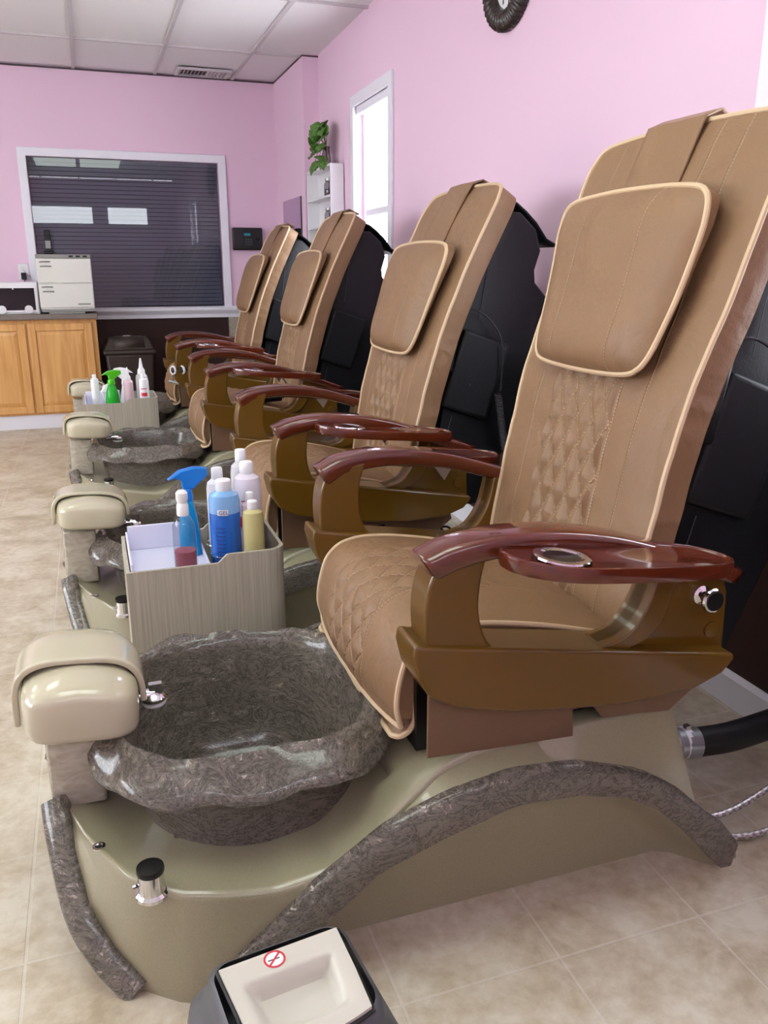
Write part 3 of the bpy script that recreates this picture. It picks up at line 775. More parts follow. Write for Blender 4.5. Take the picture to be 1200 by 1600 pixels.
    g = MB(); R = [[(x, .2*q, z) for q in (-1, -.5, 0, .5, 1)] for x, z in (((1.315, 1.415), (1.345, 1.405), (1.38, 1.38), (1.42, 1.345), (1.46, 1.295), (1.50, 1.275)) if lean else ((1.25, 1.435), (1.285, 1.42), (1.34, 1.40), (1.41, 1.345), (1.455, 1.295), (1.50, 1.275)))]
    g.grid(R); fl_ = g.build('top_flap', M['black_leather'], shell); q = fl_.modifiers.new('solid', 'SOLIDIFY'); q.thickness = .008
    for s in (-1, 1):
        g = MB(); g.prism_y([(1.055, .765), (1.135, 1.015), (1.30, .955), (1.22, .71)], s*.257, s*.285)
        g.build('side_pocket', M['black_leather'], shell, bevel=.012, seg=3)
    for s in (-1, 1):
        MB().tube([(1.275, s*.264, 1.36), (1.225, s*.2655, 1.26), (1.205, s*.2655, 1.14), (1.19, s*.2655, 1.04)], .0013, 5).build('stitching', M['thread'], shell)
        MB().tube([(1.10, s*.2655, .73), (1.07, s*.2655, .62)], .0013, 5).build('stitching', M['thread'], shell)
    # ---- side frames ----
    for s in (-1, 1):
        def yy(a): return s*a
        g = MB(); g.prism_y([(.458, .578), (.462, .60), (.478, .595), (1.118, .486), (1.122, .474), (1.095, .447), (1.03, .424), (.907, .418), (.769, .431), (.638, .45), (.53, .478), (.488, .50), (.468, .535)], yy(.286), yy(.392))
        # splay the nose outward face a little
        g.v = [(x, y if x > .5 else y*(.97 if abs(y) > .35 else 1), z) for x, y, z in g.v]
        frame = g.build('side_frame', M['bronze'], root, bevel=.010, seg=3)
        post = s2([(.510, .745), (.488, .70), (.480, .65), (.482, .60), (.489, .56)], 4)+[(.66, .535)]+s2([(.638, .548), (.597, .585), (.580, .64), (.582, .70), (.596, .752)], 4)
        MB().prism_y(post, yy(.302), yy(.372)).build('arm_post', M['bronze'], frame, bevel=.007, seg=3)
        curve = s2([(.832, .535), (.885, .552), (.922, .60), (.938, .655), (.945, .70)], 5)
        plate = curve+[(1.09, .665), (1.118, .60), (1.124, .48)]
        MB().prism_y(plate, yy(.315), yy(.352)).build('rear_bracket', M['bronze'], frame, bevel=.004)
        # the curved rib stands proud of the bracket plate
        rib = curve+[(x+.055-.02*i/len(curve), z-.012+.012*i/len(curve)) for i, (x, z) in list(enumerate(curve))[::-1]]
        MB().prism_y(rib, yy(.305), yy(.372)).build('rear_rib', M['bronze'], frame, bevel=.005)
        g = MB(); g.lathe([(.017, 0), (.017, .004), (.012, .005)], (1.09, s*.352, .525), 18, 'y'); g.v = [(x, y if s > 0 else 2*s*.352-y, z) for x, y, z in g.v]
        g.build('bolt_cap', M['bronze'], frame)
        g = MB(); pr_ = [(.018, 0), (.019, .006), (.010, .012), (.011, .024), (.022, .030), (.024, .036), (.022, .040), (.019, .041)]
        g.lathe([(r, s*z) for r, z in pr_], (1.055, s*.352, .603), 24, 'y'); kb = g.build('adjusting_knob', M['chrome'], frame)
        MB().lathe([(.0185, 0), (.0185, s*.002), (.001, s*.0025)], (1.055, s*.3925, .603), 24, 'y').build('knob_face', M['black_plastic'], kb)
        # arm: lacquered wood
        ap = spline([(.497, 0, .725), (.54, 0, .743), (.62, 0, .755), (.72, 0, .752), (.83, 0, .733), (.94, 0, .70), (1.05, 0, .662), (1.14, 0, .628)], 5)
        rows = []
        for i, p in enumerate(ap):
            q = i/(len(ap)-1); t = (ap[min(i+1, len(ap)-1)]-ap[max(i-1, 0)]).normalized(); up = Vector((-t.z, 0, t.x))
            wd = .04*(1 if q < .92 else (1-((q-.92)/.08)**2*.45)); tk = .024*(1-.3*q); yc = s*(.335+.012*math.sin(q*PI))
            ro = []
            for a in range(20):
                th = 2*PI*a/20; c_, s_ = math.cos(th), math.sin(th)
                ro.append(tuple(p+Vector((0, yc+wd*math.copysign(abs(c_)**.45, c_), 0))+up*(tk*math.copysign(abs(s_)**.5, s_))))
            rows.append(ro)
        def shrink(row, k, dx):
            c = sum((Vector(r) for r in row), Vector())/len(row)
            return [tuple(c+(Vector(r)-c)*k+Vector((dx, 0, 0))) for r in row]
        rows = [shrink(rows[0], .80, -.009), shrink(rows[0], .94, -.005)]+rows+[shrink(rows[-1], .7, .010)]
        g = MB(); o = g.grid(rows, closed_v=True); g.f.append(tuple(range(o, o+20))); e = o+(len(rows)-1)*20; g.f.append(tuple(range(e, e+20)))
        g.build('armrest', M['mahogany'], root, angle=45)
        # tray with chrome cup
        out = [(.597, .40), (.612, .372), (.65, .362), (.73, .358), (.85, .358), (.95, .368), (1.0, .395), (1.022, .44), (1.012, .475), (.975, .495), (.90, .503), (.80, .504), (.70, .498), (.64, .475), (.605, .44)]
        cl = [(p.x, p.y) for p in spline([(a, b2, 0) for a, b2 in out+out[:1]], 4)][:-1]
        def zt(x): return .757-(x-.6)*.095
        n = len(cl); ccx, ccy = sum(p[0] for p in cl)/n, sum(p[1] for p in cl)/n
        def loop(k, dz): return [(ccx+(x-ccx)*k, s*(ccy+(y-ccy)*(1-(1-k)*2.0)), zt(x)+dz) for x, y in cl]
        g = MB(); o = g.grid([loop(.96, -.026), loop(.99, -.025), loop(1, -.018), loop(1, -.006), loop(.992, 0), loop(.97, .001), loop(.962, -.003), loop(.955, -.0035)], closed_v=True)
        g.f.append(tuple(range(o, o+n))); g.f.append(tuple(range(o+7*n, o+8*n)))
        tray = g.build('tray', M['mahogany'], root, angle=50)
        g = MB(); zc = zt(.69); pr_ = [(.006, -.003), (.030, .0), (.035, .0035), (.042, .004), (.048, .003), (.049, .0)]
        g.lathe([(.001, .0005), (.026, .0008)]+pr_[1:], (.693, s*.437, zc), 36, cap=False)
        g.v = [(x, y, z-(x-.693)*.095) for x, y, z in g.v]
        cup = g.build('cup_ring', M['chrome'], tray, angle=60)
        g = MB(); g.lathe([(.034, .0028), (.033, .0012), (.001, .0012)], (.693, s*.437, zc), 30, cap=False); g.v = [(x, y, z-(x-.693)*.095) for x, y, z in g.v]
        g.build('cup_well', M['dark_glass'], cup)
        g = MB(); g.prism_y([(.80, .714), (.85, .709), (.83, .675)], s*.362, s*.367)
        g.build('tray_arm', M['grey_metal'], tray)
        # skirt of loose leather below the frame
        g = MB(); g.prism_y([(.50, .50), (.50, .358), (.80, .343), (.796, .40), (.835, .405), (.86, .372), (1.017, .357), (1.074, .40), (1.06, .45), (.8, .47)], s*.338, s*.346)
        g.build('skirt', M['skirt'], root, bevel=.002)
    return root

c1 = make_chair(1.545)
tag(c1, 'tan spa pedicure chair nearest the camera, beside the grey swing-lid bin', 'pedicure chair', 'pedicure chairs in a row')
chairs = [c1]
for cy, lab, skip in ((2.765, 'tan spa pedicure chair second from the camera, behind the caddy with blue bottles', ()),
                      (4.30, 'tan spa pedicure chair third from the camera, black remote lying on its seat', ()),
                      (5.70, 'tan spa pedicure chair farthest from the camera, beyond the caddy with the green bottle', ())):
    if len(chairs) == 1:
        c = make_chair(cy, True); c.location.x = .008
        for k_ in [o for o in bpy.data.objects if o.parent == c]:
            if k_.name.split('.')[0] == 'foot_rest': k_.location = (.022, 0, .105); k_.scale = (1, 1, .79)
            elif k_.name.split('.')[0] == 'spout': k_.location.x += .022
    else:
        c = copy_tree(chairs[1], None, skip); c.location = (.008, cy, 0)
    tag(c, lab, 'pedicure chair', 'pedicure chairs in a row'); chairs.append(c)
# the far chair's fold-out bracket with two white-rimmed knobs
g = MB(); g.tube(spline([(.43, -.36, .525), (.48, -.37, .512), (.56, -.375, .503), (.63, -.37, .50)], 5), .011, 8); g.tube([(.45, -.365, .52), (.455, -.365, .56)], .006, 6)
br = g.build('tray_bracket', M['grey_metal'], chairs[3])
for x in (.462, .516):
    rk = (0, 0, math.radians(-38))
    k = MB().lathe([(.019, .010), (.027, .004), (.029, -.006), (.024, -.010), (.018, -.006)], (0, 0, 0), 22, 'x').build('bracket_knob', M['white_plastic'], br, loc=(x, -.37, .592), rot=(0, 0, math.radians(32)))
    MB().lathe([(.015, .040), (.020, .008), (.0185, -.006), (.010, -.013), (.001, -.014)], (0, 0, 0), 18, 'x').build('knob_face', M['black_plastic'], k)

# ------------------------------------------------------------------ remotes, hoses
def remote_with_cord(cy, label):
    t = tag(empty('remote_control', (1.09, cy-.275, 1.0)), label, 'remote control', 'massage remotes in the side pockets')
    g = MB(); g.box(-.03, .03, -.019, .0, -.12, .06); g.build('body', M['black_plastic'], t, bevel=.008, rot=(0, .18, 0))
    g = MB(); g.tube(spline([(.0, -.012, .055), (.07, -.02, .075), (.14, -.025, .03), (.178, -.028, -.05), (.176, -.028, -.19)], 6), .003, 6)
    P = []
    for k in range(420):
        a = k*2*PI/12; q = k/419
        P.append((.165+.034*q+.012*math.cos(a), -.03+.012*math.sin(a), -.20-.195*q))
    g.tube(P, .0026, 5); g.tube(spline([P[-1], (.22, -.03, -.415), (.26, -.02, -.43), (.31, .02, -.41)], 5), .003, 6)
    g.build('coil_cord', M['cord_black'], t)
    return t
remote_with_cord(1.545, 'black massage remote with coiled cord in the nearest chair\'s side pocket')
remote_with_cord(2.765, 'black massage remote with coiled cord in the second chair\'s side pocket')
t = tag(empty('remote_control', (.80, 4.075, .563), .25), 'black remote control lying on the seat of the third chair', 'remote control')
MB().box(-.075, .075, -.032, .032, 0, .026).build('body', M['black_plastic'], t, bevel=.01, seg=3)
g = MB(); g.lathe([(.016, 0), (.014, .002)], (-.045, 0, .0255), 16); g.build('button_pad', M['grey_metal'], t)
g = MB(); g.tube(spline([(.07, 0, .012), (.11, .01, .02), (.13, .03, .07), (.11, .06, .12)], 5), .004, 6); g.build('cord', M['black_plastic'], t)

t = tag(empty('drain_hose', (1.08, 1.36, .15)), 'black rubber drain hose with steel clamp at the rear of the nearest chair', 'hose')
def ax(pts, r): return MB().tube(pts, r, 18)
p0, p1 = Vector((0, 0, 0)), Vector((.06, .0, -.004))
ax([(0, .02, .004), (.115, .01, -.004)], .028).build('fitting', M['white_plastic'], t)
ax([(.108, .01, -.004), (.162, .005, -.008)], .037).build('clamp', M['grey_metal'], t)
ax([(.122, .009, -.005), (.142, .0085, -.0065)], .0376).build('label_band', M['white_plastic'], t)
MB().box(.128, .140, .0, .012, .03, .042).build('clamp_screw', M['chrome'], t)
ax(spline([(.15, .006, -.008), (.25, .0, -.010), (.36, .005, -.005), (.50, .02, .0)], 6), .034).build('hose', M['rubber'], t)
for k, (pts, lab) in enumerate(((spline([(1.09, 1.30, .05), (1.16, 1.27, .022), (1.25, 1.25, .03), (1.36, 1.255, .06), (1.47, 1.27, .09), (1.60, 1.29, .11)], 8), 'braided steel water hose at the rear of the nearest chair, upper one'),
                                (spline([(1.11, 1.24, .03), (1.20, 1.20, .014), (1.30, 1.18, .02), (1.42, 1.19, .05), (1.60, 1.24, .10)], 8), 'braided steel water hose at the rear of the nearest chair, lower one near floor'))):
    tag(MB().tube([tuple(p) for p in pts], .0072, 10).build('water_hose', M['braid'], None), lab, 'hose', 'braided water hoses')
# loose cables behind the chairs
for cy, lab in ((1.545, 'black power cable looped behind the nearest chair'), (2.765, 'black power cable looped behind the second chair')):
    P = [(1.11+.012*k/6+.03*math.sin(k*.9), cy-.16+.04*math.cos(k*.9), .27+.035*math.cos(k*.75)) for k in range(26)]
    tag(MB().tube([tuple(p) for p in spline(P, 3)], .004, 6).build('power_cable', M['black_plastic'], None), lab, 'cable', 'power cables behind the chairs')

# ------------------------------------------------------------------ grey swing-lid bin in the foreground
def build_bin():
    t = tag(empty('waste_bin', (.162, .80, 0), math.radians(7)), 'grey waste bin with cream swing lid and red no-smoking sticker', 'bin'); t.scale = (.95, .95, 1)
    def rr(hx, hy, r, n=6):
        P = []
        for cx, cy, a0 in ((hx-r, hy-r, 0), (-hx+r, hy-r, 90), (-hx+r, -hy+r, 180), (hx-r, -hy+r, 270)):
            for k in range(n+1):
                a = math.radians(a0+90*k/n); P.append((cx+r*math.cos(a), cy+r*math.sin(a)))
        return P
    R = []
    for z, hx, hy, r in ((0, .085, .085, .03), (.01, .09, .09, .035), (.26, .112, .11, .04), (.275, .112, .11, .04)):
        R.append([(x, y, z) for x, y in rr(hx, hy, r)])
    g = MB(); o = g.grid(R, closed_v=True); n = len(R[0]); g.f.append(tuple(range(o, o+n))); e = o+3*n; g.f.append(tuple(range(e, e+n)))
    g.build('body', M['dark_grey'], t)
    # hood: rounded shoulders rising to an arched saddle that holds the flap
    R = []
    for z, hx, hy, r in ((.262, .120, .116, .04), (.275, .124, .12, .042), (.295, .122, .116, .045), (.315, .110, .104, .045), (.335, .101, .092, .04), (.352, .098, .082, .03), (.360, .094, .076, .028)):
        R.append([(x, y, z-(.10*(y+.02) if z > .3 and y < -.02 else 0)*-1*(.5 if z < .33 else 1)) for x, y in rr(hx, hy, r)])
    g = MB(); o = g.grid(R[:-1]+[[(x*.97, y*.97, z-.002) for x, y, z in R[-1]]], closed_v=True)
    g.build('hood', M['dark_grey'], t, angle=50)
    # flap with a scooped push panel
    g = MB(); N = 28; G = []
    for i in range(N+1):
        row = []
        for j in range(N+1):
            u, v = -1+2*j/N, -1+2*i/N
            hx = .079+.004*v
            x = u*hx; y = -.010+v*.066-(.010*(1-u*u) if v < -.5 else 0)*(-v-.5)*2
            z = .368+.10*min(0, y+.02)
            dx = abs(u)/.76; dv = abs(v+.14)/.60
            d = max(dx, dv)
            if d < 1:
                k = min(1, (1-d)/.28); k = k*k*(3-2*k); z -= .028*k*(.45+.55*(v+.7)/1.2 if v > -.7 else .45)
            row.append((x, y, z))
        G.append(row)
    g.grid(G)
    bi = [(0, j) for j in range(N)]+[(i, N) for i in range(N)]+[(N, j) for j in range(N, 0, -1)]+[(i, 0) for i in range(N, 0, -1)]
    g.grid([[G[i][j] for i, j in bi], [(G[i][j][0]*1.01, G[i][j][1]*1.01, G[i][j][2]-.012) for i, j in bi]], closed_v=True)
    flap = g.build('swing_lid', M['bin_cream'], t, angle=60)
    g = MB(); g.tube([(G[i][j][0]*1.025, G[i][j][1]*1.02, G[i][j][2]-.006) for i, j in bi], .003, 6, closed=True); g.build('lid_gap', M['black_plastic'], flap)
    s = empty('sticker', (-.012, .040, .3684)); s.parent = flap
    MB().lathe([(.0135, 0), (.0135, .0004)], (0, 0, 0), 28).build('sticker_disc', M['label_white'], s)
    bpy.data.objects.remove(s)
    g = MB(); g.lathe([(.0145, 0), (.0145, .0006)], (-.012, .0405, .3680), 28); st = g.build('sticker', M['label_white'], flap)
    for o_ in [o_ for o_ in bpy.data.objects if o_.name.startswith('sticker_disc')]: bpy.data.objects.remove(o_)
    g = MB(); g.lathe([(.0118, .0007), (.0145, .0007), (.0145, .0011), (.0118, .0011)], (-.012, .0405, .3680), 28, cap=False)
    c, s_ = math.cos(.75), math.sin(.75)
    def bar(l, w): return [(-.012+a*c-b*s_, .0405+a*s_+b*c) for a, b in ((-l, -w), (l, -w), (l, w), (-l, w))]
    g.prism_z(bar(.0125, .0013), .3687, .3691); g.build('no_smoking_sign', M['red'], st)
    MB().prism_z([(-.021, .0395), (-.005, .0395), (-.005, .0415), (-.021, .0415)], .3686, .3688).build('cigarette', M['dark_grey'], st)
    return t
build_bin()

# ------------------------------------------------------------------ bottle caddies
def caddy(x0, y0, L, D, H, label):
    t = tag(empty('bottle_caddy', (x0, y0, 0)), label, 'caddy', 'wood-look bottle caddies')
    r = .045
    def loop(o, seg=8):                  # rounded at the chair end only
        P = [(0+o, 0+o), ]
        P = [(o, o)]
        for k in range(seg+1): a = -PI/2+PI/2*k/seg; P.append((L-r+(r-o)*math.cos(a), r+(r-o)*math.sin(a)))
        for k in range(seg+1): a = PI/2*k/seg; P.append((L-r+(r-o)*math.cos(a), D-r+(r-o)*math.sin(a)))
        P.append((o, D-o)); return P
    def top(x): return H if x > L*.62 else (H-.022 if x < L*.56 else H-.022+.022*(x-L*.56)/(L*.06))
    def dense(P):
        out = []
        for a, b in zip(P, P[1:]+P[:1]):
            n = max(1, int(math.hypot(b[0]-a[0], b[1]-a[1])/.012))
            out += [(lerp(a[0], b[0], k/n), lerp(a[1], b[1], k/n)) for k in range(n)]
        return out
    A = dense(loop(0)); B = [(min(max(x, .008), L-.008) if True else x, y) for x, y in A]
    cxm, cym = L/2, D/2
    B = [(cxm+(x-cxm)*(1-.009*2/L), cym+(y-cym)*(1-.009*2/D)) for x, y in A]
    g = MB(); g.grid([[(x, y, 0) for x, y in A], [(x, y, top(x)) for x, y in A], [(x, y, top(x)) for x, y in B], [(x, y, .05) for x, y in B]], closed_v=True)
    g.build('body', M['ash'], t, angle=50)
    MB().prism_z(B, .36, .37).build('shelf', M['ash'], t)
    g = MB(); w = .006; tx, ty = L*.53, D-.02
    g.box(.012, tx, .012, ty, .43, .436); g.box(.012, .012+w, .012, ty, .436, H-.004); g.box(tx-w, tx, .012, ty, .436, H-.04)
    g.box(.012+w, tx-w, .012, .012+w, .436, H-.03); g.box(.012+w, tx-w, ty-w, ty, .436, H+.012)
    tag(g.build('plastic_tray', M['lilac_plastic'], None, bevel=.002, loc=(x0, y0, 0)), 'pale lilac plastic tray inside the %s caddy' % ('near' if y0 < 3 else 'far'), 'tray', 'lilac trays in the caddies')
    g = MB()
    for cx, cy in ((.268, .13), (.268, .225), (.345, .062)):
        g.tube([(cx+.042*math.cos(2*PI*k/28), cy+.042*math.sin(2*PI*k/28), .455) for k in range(28)], .002, 6, closed=True)
        g.tube([(cx+.042, cy, .455), (cx+.042, cy, .372)], .002, 6)
    g.build('wire_holder', M['chrome'], t)
    return t
CA = caddy(.03, 2.03, .405, .318, .495, 'grey wood-look bottle caddy between the first and second chairs')
CB = caddy(-.075, 4.83, .405, .318, .50, 'grey wood-look bottle caddy between the third and fourth chairs')

def bottle(kind, loc, r, h, body_m, cap_m, label, group, name='bottle', fill=None, rz=0, labels=()):
    t = tag(empty(name, loc, rz), label, 'bottle', group)
    if kind == 'round':
        MB().lathe([(r*.92, 0), (r, .006), (r, h*.80), (r*.9, h*.86), (r*.45, h*.90), (r*.40, h*.91)], n=28).build('body', body_m, t)
        MB().lathe([(r*.5, h*.895), (r*.52, h*.90), (r*.5, h*.99), (r*.44, h), (.001, h)], n=24).build('cap', cap_m, t)
    elif kind == 'nozzle':
        MB().lathe([(r*.92, 0), (r, .006), (r, h*.66), (r*.9, h*.71), (r*.5, h*.75)], n=24).build('body', body_m, t)
        MB().lathe([(r*.62, h*.74), (r*.6, h*.80), (r*.35, h*.84), (r*.16, h*.97), (r*.12, h), (.001, h)], n=20).build('nozzle', cap_m, t)
    elif kind == 'pump':
        MB().lathe([(r*.9, 0), (r, .006), (r, h*.30), (r*.99, h*.45), (r*.94, h*.58), (r*.6, h*.68), (r*.42, h*.71)], n=28).build('body', body_m, t)
        MB().lathe([(r*.86, .004), (r*.93, .008), (r*.93, h*.27), (.001, h*.27)], n=24).build('liquid', fill, t)
        MB().lathe([(r*.5, h*.70), (r*.52, h*.72), (r*.5, h*.82), (r*.40, h*.85), (r*.52, h*.9), (r*.5, h*.97), (r*.3, h), (.001, h)], n=20).build('pump_cap', cap_m, t)
    elif kind == 'spray':
        MB().lathe([(r*.95, 0), (r, .006), (r*.95, h*.25), (r*.78, h*.45), (r*.5, h*.60), (r*.40, h*.64)], n=24).build('body', body_m, t)
        g = MB(); g.lathe([(r*.5, h*.62), (r*.55, h*.66), (r*.42, h*.76)], n=16)
        g.prism_y([(-.012, h*.76), (.016, h*.75), (.03, h*.80), (.058, h*.885), (.056, h*.97), (.02, h*.99), (-.018, h*.965), (-.052, h*.87), (-.032, h*.885), (-.014, h*.85)], -.011, .011)
        tr = g.build('trigger_head', cap_m, t, bevel=.004)
    k = 0
    for (z0, z1, a0, a1, m, nm) in labels:
        g = MB(); rows = []
        for z in (z0, z1): rows.append([((r+.0008)*math.cos(math.radians(a)), (r+.0008)*math.sin(math.radians(a)), z) for a in [a0+(a1-a0)*q/10 for q in range(11)]])
        g.grid(rows); g.build(nm, m, t)
    return t
GA, GB = 'bottles in the near caddy', 'bottles in the far caddy'
WH = M['white_plastic']
def curved_text(s, size, r, z, ang, m, name, parent):
    # lettering wrapped round a bottle
    Mx = Matrix.Rotation(math.radians(90), 4, 'X')
    o = text_obj(s, size, m, name, parent, Mx, .0003)
    for v in o.data.vertices:
        a = math.radians(ang)+v.co.x/r; rr = r+.0012-v.co.y
        v.co = (rr*math.cos(a), rr*math.sin(a), v.co.z+z)
    return o
ya = 2.03
bottle('pump', (.183, ya+.07, .4365), .030, .22, M['clear'], M['white_plastic'], 'clear pump bottle holding pink liquid at the front of the near caddy', GA, 'pump_bottle', M['pink_liquid'])
bottle('spray', (.210, ya+.205, .4365), .030, .25, M['blue_spray'], M['blue_trigger'], 'bright blue trigger spray bottle in the near caddy', GA, 'spray_bottle', rz=math.radians(8))
b = bottle('round', (.298, ya+.13, .372), .041, .29, M['blue_gel'], WH, 'large blue gel bottle with white cap and dark print', GA, 'gel_bottle',
       labels=((.20, .216, 235, 275, M['label_white'], 'name_label'),))
MB().lathe([(.0415, .202), (.0415, .2325), (.0378, .2494), (.0195, .2612)], n=28, cap=False).build('clear_shoulder', M['pale_blue'], b)
curved_text('GEL', .014, .0425, .208, 258, M['label_blue'], 'lettering', b)
g = MB()
for k in range(9):
    z = .075+.011*k; rows = []
    for zz in (z, z+.003): rows.append([(.0418*math.cos(math.radians(a)), .0418*math.sin(math.radians(a)), zz) for a in range(225, 262, 4)])
    g.grid(rows)
g.build('small_print', M['label_blue'], b)
b = bottle('round', (.375, ya+.21, .372), .038, .315, M['milky'], WH, 'tall milky bottle with red print behind the yellow one', GA, 'lotion_bottle',
       labels=((.135, .165, 225, 262, M['red'], 'red_band'),))
g = MB()
for k in range(6):
    rows = []
    for zz in (.06+.010*k, .063+.010*k): rows.append([(.0416*math.cos(math.radians(a)), .0416*math.sin(math.radians(a)), zz) for a in range(262, 300, 4)])
    g.grid(rows)
for zz0 in (.195, .21):
    g.grid([[(.0416*math.cos(math.radians(a)), .0416*math.sin(math.radians(a)), zz) for a in range(235, 300, 4)] for zz in (zz0, zz0+.003)])
g.build('small_print', M['red'], b)
bottle('round', (.372, ya+.283, .372), .030, .335, M['grey_clear'], WH, 'clear bottle with wide white cap at the back of the near caddy', GA, 'clear_bottle')
bottle('round', (.296, ya+.228, .372), .031, .30, M['white_plastic'], WH, 'white bottle half hidden behind the blue gel bottle', GA, 'white_bottle')
bottle('round', (.366, ya+.125, .372), .023, .25, M['milky_pink'], WH, 'small pinkish bottle between the yellow and tall milky bottles', GA, 'small_bottle')
bottle('round', (.362, ya+.062, .40), .028, .215, M['yellow_liquid'], WH, 'small bottle of pale yellow liquid with white cap', GA, 'oil_bottle')
yb = 4.83
bottle('spray', (.088, yb+.075, .4365), .040, .22, M['green_spray'], M['green_trigger'], 'bright green trigger spray bottle in the far caddy', GB, 'spray_bottle', rz=math.radians(15))
bottle('nozzle', (.178, yb+.09, .40), (.027), .265, M['milky_pink'], WH, 'pink bottle with pointed white nozzle in the far caddy', GB, 'nozzle_bottle')
bottle('nozzle', (.258, yb+.15, .372), .034, .335, M['grey_clear'], WH, 'tall cloudy bottle with white nozzle in the far caddy', GB, 'nozzle_bottle')
b = bottle('round', (.262, yb+.06, .40), .027, .23, M['white_plastic'], WH, 'small white bottle with red print in the far caddy', GB, 'lotion_bottle', labels=((.105, .125, 230, 300, M['red'], 'red_band'), (.145, .15, 230, 300, M['red'], 'red_line')))
bottle('spray', (.165, yb+.24, .372), .033, .28, M['white_plastic'], WH, 'white trigger spray bottle behind the green one', GB, 'spray_bottle', rz=math.radians(170))
bottle('round', (.0, yb+.18, .4365), .022, .185, M['white_plastic'], WH, 'slim white bottle at the aisle end of the far caddy', GB, 'white_bottle')
# crumpled tissue in the far caddy
g = MB(); P = []
for i in range(13):
    P.append([])
    for j in range(16):
        th = 2*PI*j/16; ph = PI*i/12; rr = .042*(1+.35*mnoise.noise(Vector((math.cos(th)*2, math.sin(th)*2, i*.5))))
        P[-1].append((.075+rr*math.sin(ph)*math.cos(th), yb+.24+rr*math.sin(ph)*math.sin(th), .50+rr*math.cos(ph)*1.3))
g.grid(P, closed_v=True); tag(g.build('paper_tissue', M['towel'], None), 'crumpled white tissue behind the green spray bottle', 'tissue')

# ------------------------------------------------------------------ back of the room
# cabinet
t = tag(empty('base_cabinet', (-.41, 6.88, 0)), 'honey oak base cabinet with two raised-panel doors under the back window', 'cabinet')
b = MB(); b.box(-.49, .465, .02, .40, .11, .83); b.build('carcass', M['oak'], t, smooth=False)
b = MB(); b.box(-.49, .44, .035, .40, 0, .11); b.build('toe_kick', M['trim'], t, smooth=False)
def door(x0, x1, hs):
    d = MB(); y0, y1 = 0, .02
    z0, z1 = .125, .80; f = .055
    d.box(x0, x0+f, y0, y1, z0, z1); d.box(x1-f, x1, y0, y1, z0, z1); d.box(x0+f, x1-f, y0, y1, z0, z0+f); d.box(x0+f, x1-f, y0, y1, z1-f, z1)
    dd = d.build('door', M['oak'], t, bevel=.004)
    p = MB(); P = [[], []]
    xa, xb, za, zb = x0+f, x1-f, z0+f, z1-f
    o = p.add([(xa, .012, za), (xb, .012, za), (xb, .012, zb), (xa, .012, zb), (xa+.03, .003, za+.03), (xb-.03, .003, za+.03), (xb-.03, .003, zb-.03), (xa+.03, .003, zb-.03)],
              [(0, 1, 5, 4), (1, 2, 6, 5), (2, 3, 7, 6), (3, 0, 4, 7), (4, 5, 6, 7)])
    p.build('raised_panel', M['oak'], dd, smooth=False)
door(-.485, -.045, 1); door(-.03, .43, -1)
tag(MB().box(-.92, .068, 6.855, YB-.03, .83, .868).build('countertop', M['counter'], None, bevel=.004), 'taupe laminate countertop on the oak cabinet', 'countertop')
# towel warmer
t = tag(empty('towel_warmer', (-.137, 6.93, .868)), 'off-white two-door towel warmer on the countertop', 'towel warmer')
b = MB(); b.box(-.195, .195, .012, .28, .03, .405); b.build('body', M['off_white'], t, bevel=.006)
b = MB(); b.box(-.195, .195, .0, .28, .405, .432); tp = b.build('control_top', M['grey_plastic'], t, bevel=.004)
g = MB()
for x in (.04, .09, .14): g.box(x, x+.03, -.003, .0, .412, .424)
g.build('switch', M['black_plastic'], tp)
for z0, z1 in ((.045, .218), (.226, .40)):
    d = MB().box(-.195, .19, 0, .012, z0, z1).build('door', M['off_white'], t, bevel=.003)
    g = MB(); g.tube(spline([(-.17, -.001, z1-.022), (-.155, -.008, z1-.02), (-.11, -.008, z1-.02), (-.095, -.001, z1-.022)], 4), .005, 8); g.tube(spline([(-.165, -.001, z1-.055), (-.15, -.008, z1-.053), (-.105, -.008, z1-.053), (-.09, -.001, z1-.055)], 4), .005, 8)
    g.build('handle', M['grey_plastic'], d)
    if z0 < .1:
        g = MB(); g.box(.075, .165, -.0008, 0, z0+.018, z0+.03); g.build('nameplate', M['grey_plastic'], d)
b = MB(); b.box(-.185, .19, .01, .27, .012, .03); b.box(-.14, .12, -.015, .05, .0, .012); b.build('drip_tray', M['grey_plastic'], t, bevel=.003)
warmer = t
# white cabinet with dark glass door
t = tag(empty('sterilizer_cabinet', (-.49, 6.93, .868)), 'white countertop sterilizer box with dark glass door, cut off by the frame', 'sterilizer')
b = MB(); b.box(-.16, .15, .01, .26, 0, .232); b.build('body', M['white_plastic'], t, bevel=.006)
d = MB(); d.box(-.155, .145, 0, .01, .012, .228); d = d.build('door', M['white_plastic'], t, bevel=.004)
MB().box(-.135, .125, -.003, 0, .03, .19).build('glass', M['dark_glass'], d, smooth=False)
for rr_, dd_, c_ in ((.03, -.004, (.075, -.003, .035)), (.03, -.004, (-.11, -.003, .035)), (.014, -.003, (.1, 0, .21)), (.006, -.004, (-.02, -.003, .185))):
    MB().lathe([(rr_, 0), (rr_, dd_), (.001, dd_)], c_, 20, 'y').build('round_decal', M['white_plastic'], d)
